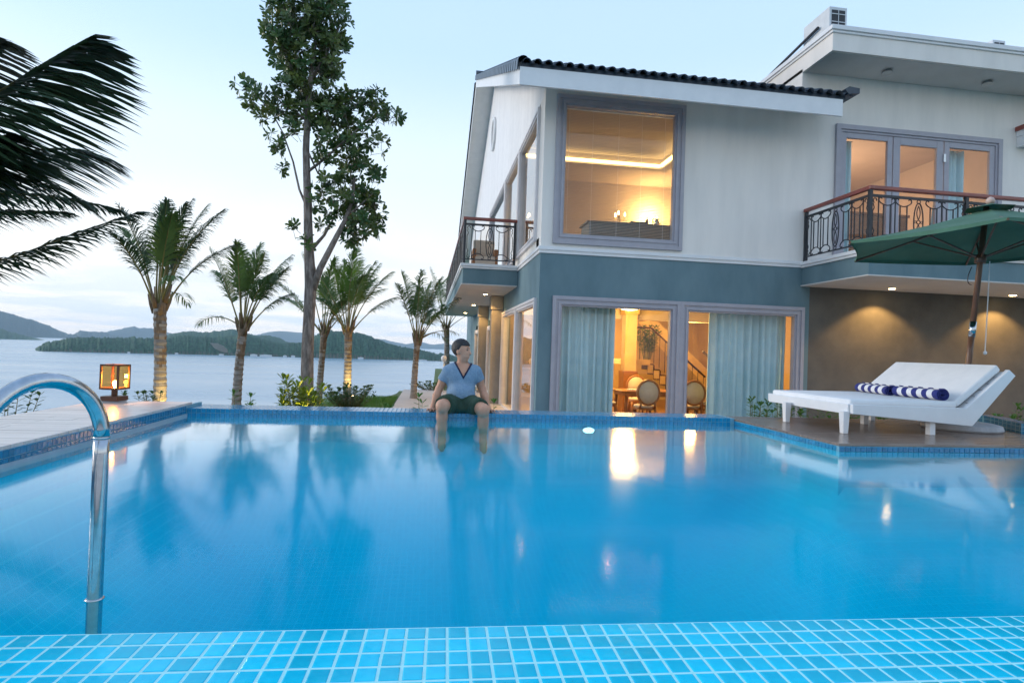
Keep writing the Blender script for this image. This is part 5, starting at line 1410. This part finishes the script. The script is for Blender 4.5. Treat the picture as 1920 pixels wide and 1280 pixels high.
# big palm whose fronds reach in from the left; its trunk stands beyond the frame
def near_palm():
    rng = random.Random(77); x, y, zb, zc = -5.9, 6.2, GZ-.05, 1.75
    e = empty('palm_tree', (x, y, zb)); tag(e, 'backlit dark palm reaching in from the left edge with long drooping leaflets', 'palm tree')
    n = 50; pts = [Vector((0, 0, (zc-zb)*i/n)) for i in range(n+1)]
    MB().tube(pts, [.17*(1+.5*max(0, 1-i/8)**2)*(1.03 if i % 2 else .97) for i in range(n+1)], 14).build('trunk', [M['palmtrunk']], e)
    top = Vector((0, 0, zc-zb))
    O = Vector((x, y, zb))
    # fronds seen in the picture: control points in the world, from the crown outwards
    seen = [  # points, leaf length, droop, start, count
        ([(-5.9, 6.2, 1.8), (-5.2, 6.1, 2.35), (-4.2, 6.0, 2.85), (-3.6, 5.95, 3.28), (-3.22, 5.9, 3.52)], 1.10, .06, .12, 120, (1.1, 0, -1.05)),
        ([(-5.9, 6.3, 1.8), (-5.1, 6.6, 2.3), (-4.5, 6.8, 2.62), (-3.95, 6.9, 2.78), (-3.6, 7.0, 2.75)], .85, .1, .15, 95, (1.0, 0, -.95)),
        ([(-5.9, 6.1, 1.75), (-5.0, 6.0, 1.98), (-4.1, 6.0, 2.06), (-3.4, 6.0, 2.05), (-2.95, 6.0, 1.98)], .50, .4, .15, 90, (.5, 0, -.5)),
        ([(-5.9, 6.2, 1.6), (-5.0, 6.3, 1.30), (-4.2, 6.4, 1.48), (-3.6, 6.5, 1.80), (-3.05, 6.6, 2.08)], .46, .35, .15, 84, (.5, 0, -.45)),
        ([(-5.9, 6.2, 1.8), (-5.0, 6.4, 2.25), (-4.4, 6.55, 2.38), (-3.9, 6.7, 2.30), (-3.6, 6.8, 2.10)], .60, .3, .2, 80, (.8, 0, -.6)),
        ([(-5.9, 6.2, 1.9), (-5.2, 6.0, 2.75), (-4.5, 5.9, 3.25), (-3.95, 5.85, 3.42)], .95, .08, .15, 100, (1.1, 0, -1.0)),
        ([(-5.9, 6.2, 1.85), (-5.2, 6.3, 2.2), (-4.6, 6.35, 2.55), (-4.1, 6.3, 2.70)], .95, .08, .15, 90, (1.0, 0, -.9)),
        ([(-5.9, 6.0, 1.7), (-5.1, 5.8, 1.75), (-4.3, 5.8, 1.80), (-3.7, 5.8, 1.86), (-3.3, 5.8, 1.88)], .5, .3, .15, 80, (.5, 0, -.4))]
    def smooth_path(cp, K=22):
        cp = [Vector(c)-O for c in cp]; out = []
        for i in range(K):
            t = i/(K-1)*(len(cp)-1); k = min(int(t), len(cp)-2); u = t-k
            p0, p1, p2, p3 = cp[max(k-1, 0)], cp[k], cp[k+1], cp[min(k+2, len(cp)-1)]
            out.append(.5*((2*p1)+(p2-p0)*u+(2*p0-5*p1+4*p2-p3)*u*u+(3*p1-p0-3*p2+p3)*u**3))
        return out
    for cp, leaf, dr, st_, cnt, wn in seen:
        frond_mesh(rng, smooth_path(cp), leaf, None, start=st_, n=cnt, rach=.022, wind=wn, droop=dr, wid=1.9).build('frond', [M['frond_shaded'], M['petiole']], e)
    for az, el in ((60, 62), (30, 50), (0, 40), (-40, 35), (-80, 42), (-120, 35), (-160, 42), (160, 38), (135, 45), (-20, 66), (-100, 64)):
        path = palm_path(top, R_(az), R_(el), 2.5, R_(55), 14)
        frond_mesh(rng, path, .55, None, start=.25, n=50, rach=.02, wind=(.2, 0, -.1)).build('frond', [M['frond_shaded'], M['petiole']], e)
near_palm()

# ---- the tall broad leaved tree
def leaf_geo(mb, p, d, up, ln, wd):
    d = d.normalized(); s = d.cross(up)
    if s.length < .05: s = d.cross(Vector((1, 0, 0)))
    s.normalize(); n = s.cross(d)
    a = p; m1 = p+d*ln*.45+n*ln*.04; m2 = p+d*ln*.78; t = p+d*ln-n*ln*.06
    mb.add([a, m1+s*wd*.36-n*wd*.12, m2+s*wd*.5-n*wd*.15, t, m2-s*wd*.5-n*wd*.15, m1-s*wd*.36-n*wd*.12, m1, m2], [(0, 1, 6), (6, 1, 2, 7), (7, 2, 3), (0, 6, 5), (6, 7, 4, 5), (7, 3, 4)])
def big_tree():
    rng = random.Random(31); X0, Y0 = -2.66, 13.5; zb = GZ-.05
    e = empty('leafy_tree', (X0, Y0, zb)); tag(e, 'tall slender broad leaved tree with forked trunk rising above the palms', 'tree')
    S = 13.5/1100.
    def W(px, py, dy=0.):                   # metres beside the trunk foot and above the eye line
        x = (px-572)*S; z = .78+(649-py)*S
        # undo the slight lean of the picture
        return Vector((x-.034*(z-.78)*1.0-.0, dy, z-zb+.034*x))
    trunk = [W(572, 770), W(572, 740), W(573, 660), W(576, 590), W(578, 545)]
    mb = MB()
    mb.tube(trunk+[W(573, 460, .05), W(571, 380, .05), W(569, 300, 0), W(573, 220, -.05), W(580, 140, 0), W(588, 70, 0), W(592, 20, 0)], [.17, .145, .130, .125, .128, .10, .086, .074, .06, .046, .03, .015], 14)
    mb.tube([W(579, 560), W(596, 515, -.1), W(620, 470, -.2), W(640, 430, -.2), W(652, 395, -.15), W(655, 350, -.1)], [.085, .072, .062, .052, .04, .028], 10)
    mb.build('trunk', M['bark'], e, smooth=True)
    tips = []
    def limb(pts, r0):
        MB().tube(pts, [r0*(1-.8*i/(len(pts)-1)) for i in range(len(pts))], 7).build('limb', M['bark'], e, smooth=True)
    limb([W(578, 480, .05), W(600, 452, .1), W(616, 420, .15), W(622, 380, .2)], .045)
    limb([W(571, 405, .05), W(556, 370, .1), W(545, 320, .1), W(528, 270, .05), W(508, 232, 0), W(478, 205, -.1)], .030)
    limb([W(572, 340, 0), W(600, 320, -.1), W(640, 285, -.2), W(670, 255, -.2), W(700, 228, -.2)], .035)
    limb([W(571, 300), W(592, 345, -.1), W(597, 320, -.15), W(592, 270, -.2)], .025)
    limb([W(574, 210), W(548, 165, .1), W(528, 110, .2), W(520, 70, .2)], .035)
    limb([W(578, 170), W(605, 130, -.1), W(625, 90, -.15), W(632, 60, -.2)], .035)
    limb([W(574, 240), W(600, 222, .2), W(640, 214, .3), W(690, 218, .3)], .028)
    limb([W(645, 420, -.2), W(665, 405, -.3), W(690, 380, -.3)], .028)
    limb([W(572, 250), W(540, 225, -.2), W(510, 205, -.25)], .025)
    # crown: leaf rosettes through many uneven lumps (px, py, rx, ry, count)
    lumps = [(565, 45, 62, 34, 70), (600, 20, 40, 22, 34), (528, 75, 42, 40, 56), (612, 70, 38, 42, 52), (568, 95, 58, 48, 84), (522, 118, 30, 32, 30), (615, 118, 26, 28, 26),
             (562, 142, 46, 28, 40), (600, 148, 30, 22, 20), (542, 165, 22, 16, 12), (615, 170, 18, 14, 8), (572, 190, 36, 24, 28), (545, 196, 30, 22, 22), (505, 202, 20, 13, 9), (470, 192, 22, 12, 9), (487, 216, 26, 13, 10), (500, 240, 18, 12, 7),
             (528, 228, 26, 20, 18), (560, 232, 26, 22, 18), (602, 200, 30, 22, 24), (632, 210, 32, 18, 22), (664, 205, 26, 15, 15), (690, 200, 22, 15, 13), (722, 234, 18, 11, 8), (700, 228, 20, 15, 9),
             (620, 240, 34, 24, 26), (652, 245, 28, 22, 18), (548, 262, 20, 18, 9), (610, 275, 26, 22, 15), (640, 285, 26, 20, 14), (672, 268, 20, 18, 9), (694, 285, 20, 14, 9), (512, 282, 14, 12, 5), (524, 330, 11, 12, 4), (520, 300, 12, 10, 4),
             (600, 315, 20, 18, 9), (636, 318, 28, 20, 15), (668, 312, 22, 18, 9), (690, 335, 18, 18, 9), (618, 350, 26, 18, 13), (650, 355, 28, 20, 15), (680, 365, 22, 14, 9), (598, 372, 18, 12, 7), (632, 385, 26, 18, 13), (664, 395, 26, 18, 15),
             (692, 402, 20, 20, 14), (670, 428, 28, 20, 18), (640, 420, 20, 18, 11), (695, 432, 16, 16, 9), (616, 408, 18, 12, 7), (660, 448, 22, 12, 9), (600, 430, 14, 10, 5), (552, 440, 10, 10, 3), (584, 395, 12, 10, 4), (655, 462, 18, 10, 5), (572, 470, 12, 10, 4)]
    mb = MB(); tw = MB()
    for (px, py, rx, ry, cnt) in lumps:
        for _ in range(int(cnt*1.1+.5)):
            while True:
                a, b_, c_ = rng.uniform(-1, 1), rng.uniform(-1, 1), rng.uniform(-1, 1)
                if a*a+b_*b_+c_*c_ < 1: break
            p = W(px+rx*a, py+ry*b_, c_*(.25+rx*S*.75))
            ax = Vector((a*.9+rng.uniform(-.5, .5), c_*.9+rng.uniform(-.5, .5), .35-b_*.6+rng.uniform(-.4, .4))).normalized()
            q = p-ax*.16
            tw.tube([q-ax*.08+Vector((0, 0, -.03)), p], [.006, .003], 4, cap=False)
            nl = rng.randint(6, 9); a0 = rng.uniform(0, 6.28)
            s1 = ax.cross(Vector((0, 0, 1)));  s1 = s1.normalized() if s1.length > .05 else Vector((1, 0, 0)); s2 = ax.cross(s1)
            for k in range(nl):
                aa = a0+k*2.4; tilt = rng.uniform(.25, 1.0)
                d = ax*(1-tilt*.75)+(s1*math.cos(aa)+s2*math.sin(aa))*(.45+tilt*.55)+Vector((0, 0, -.18))
                leaf_geo(mb, p, d, ax, rng.uniform(.12, .21), rng.uniform(.054, .085))
    mb.build('crown', M['leaf'], e, smooth=False); tw.build('twigs', M['bark'], e)
big_tree()

# ---- shrubs and small plants: leafy shoots
def shoot_plant(name, label, cat, x, y, zb, h, spread, nst, leafm, seed, lw=(.10, .035), group=None, upright=.7):
    rng = random.Random(seed); e = empty(name, (x, y, zb)); tag(e, label, cat, group)
    lf = MB(); stm = MB()
    for s in range(nst):
        a = rng.uniform(0, 6.28); r_ = spread*math.sqrt(rng.random()); hh = h*rng.uniform(.6, 1.05)
        b0 = Vector((r_*.3*math.cos(a), r_*.3*math.sin(a), 0)); t0 = Vector((r_*math.cos(a), r_*math.sin(a), hh))
        mid = b0.lerp(t0, .5)+Vector((0, 0, hh*.08))
        stm.tube([b0, mid, t0], [.010, .007, .003], 5, cap=False)
        nl = max(6, int(hh/.035))
        for k in range(nl):
            t = .25+.75*k/nl; p = b0.lerp(mid, t*2) if t < .5 else mid.lerp(t0, t*2-1)
            aa = k*2.4+rng.uniform(-.4, .4); d = Vector((math.cos(aa), math.sin(aa), rng.uniform(.0, upright)))
            leaf_geo(lf, p, d, Vector((0, 0, 1)), rng.uniform(.7, 1.2)*lw[0], rng.uniform(.8, 1.2)*lw[1])
        for k in range(4):
            aa = k*1.57+rng.random(); leaf_geo(lf, t0, Vector((math.cos(aa)*.6, math.sin(aa)*.6, .8)), Vector((0, 0, 1)), lw[0]*.9, lw[1])
    stm.build('stem', M['petiole'], e); lf.build('foliage', M[leafm], e)
    return e
# row along the far pool edge (ground is lower there, so they rise from the bed)
row = [(-2.20, 7.5, 1.02, .16, 5, 'leaf_bright', 'upright green shoot at the left end of the bed behind the pool'),
       (-1.98, 7.4, .84, .20, 6, 'leaf_bright', 'low bushy plant next to the leftmost shoot behind the pool'),
       (-1.74, 7.55, 1.05, .13, 5, 'leaf_bright', 'taller bright green plant left of the glowing yellow bush'),
       (-1.62, 7.35, .84, .16, 6, 'leaf_bright', 'low green plant at the foot of the tall leafy tree'),
       (-.78, 7.5, .90, .10, 4, 'leaf_bright', 'small thin shoot in front of the lawn'),
       (-.50, 7.4, .92, .16, 6, 'leaf_bright', 'rounded green clump in front of the patio corner'),
       (-.06, 7.5, .98, .11, 4, 'leaf_bright', 'small spiky plant in front of the pale patio'),
       (.86, 7.4, .93, .15, 6, 'leaf_bright', 'green plant just behind the man, beside his hand')]
for i, (x, y, h, sp_r, ns, lm, lb) in enumerate(row):
    shoot_plant('garden_plant', lb, 'plant', x, y, GZ, h, sp_r, ns, lm, 100+i, (.10, .032), 'plants along the bed behind the pool')
shoot_plant('yellow_bush', 'yellow green bush glowing in lamp light at the tree foot', 'bush', -1.92, 9.6, GZ, 1.02, .34, 26, 'leaf_yellow', 140, (.17, .05))
shoot_plant('dark_bush', 'round dark green bush on the lawn below the palm', 'bush', -1.86, 14.6, GZ, .62, .62, 70, 'leaf', 141, (.09, .045))
for i, (x, y, h, r_, lb) in enumerate([(-5.1, 10.6, .72, .25, 'small clump of leaves at the foot of the first palm'), (-4.35, 10.2, .74, .25, 'small clump of leaves between lantern palm and pool corner'), (-5.0, 7.9, .88, .30, 'dark leafy clump at the left deck edge')]):
    shoot_plant('deck_side_plant', lb, 'plant', x, y, GZ, h, r_, 9, 'leaf', 150+i, (.09, .04), 'clumps beyond the left deck')
# bed behind the lounger
bed = [(4.75, 8.0, 1.02, .24, 14), (5.2, 8.0, 1.00, .26, 16), (5.8, 8.1, .96, .28, 14), (6.4, 8.1, .94, .28, 14), (7.0, 8.15, .92, .28, 12), (7.7, 8.2, .92, .28, 12), (8.7, 7.6, 1.10, .30, 14)]
names = ['bright leafy plant behind the lounger foot', 'tallest leafy plant behind the lounger foot', 'leafy plant behind the middle of the lounger', 'feathery plant under the lounger cushion line', 'low plant behind the lounger backrest', 'small plant left of the tiled kerb', 'yellow green plant at the right edge above the kerb']
for i, ((x, y, h, r_, ns), lb) in enumerate(zip(bed, names)):
    shoot_plant('bed_plant', lb, 'plant', x, y, GZ, h, r_, ns, 'leaf_bright', 170+i, (.10, .034), 'plants in the bed behind the lounger')
# hedge line beyond the patio
shoot_plant('hedge', 'low dark hedge along the far side of the patio', 'hedge', .2, 22.6, GZ, .30, .9, 60, 'leaf', 190, (.1, .05))
# garden spotlights at the foot of trees
def spotlight(x, y, label, target, power):
    e = empty('garden_spotlight', (x, y, GZ)); tag(e, label, 'spotlight')
    MB().tube([(0, 0, 0), (0, 0, .12)], .012, 8).build('spike', M['iron'], e)
    MB().lathe([(.02, .12), (.045, .13), (.05, .21), (.046, .215)], (0, 0, 0), 14).build('housing', M['iron'], e, smooth=True)
    MB().lathe([(.042, .2155), (.02, .219)], (0, 0, 0), 14).build('lens', M['lampwarm'], e)
    lamp('spot_beam', 'SPOT', (x, y, GZ+.24), power, (1, .70, .22), .03, None, target, R_(80), .7)
spotlight(-4.42, 11.1, 'garden spotlight lighting the first palm trunk', (-4.85, 11.5, .3), 45)
spotlight(-1.75, 9.1, 'garden spotlight inside the yellow bush', (-1.95, 9.6, .4), 60)
spotlight(-2.05, 17.0, 'garden spotlight at the palm behind the round bush', (-2.27, 17.5, .2), 60)

shoot_plant('indoor_plant', 'dark green potted plant on the stair landing indoors', 'plant', 7.05, 18.3, .625, 1.05, .42, 22, 'leaf', 210, (.14, .06))
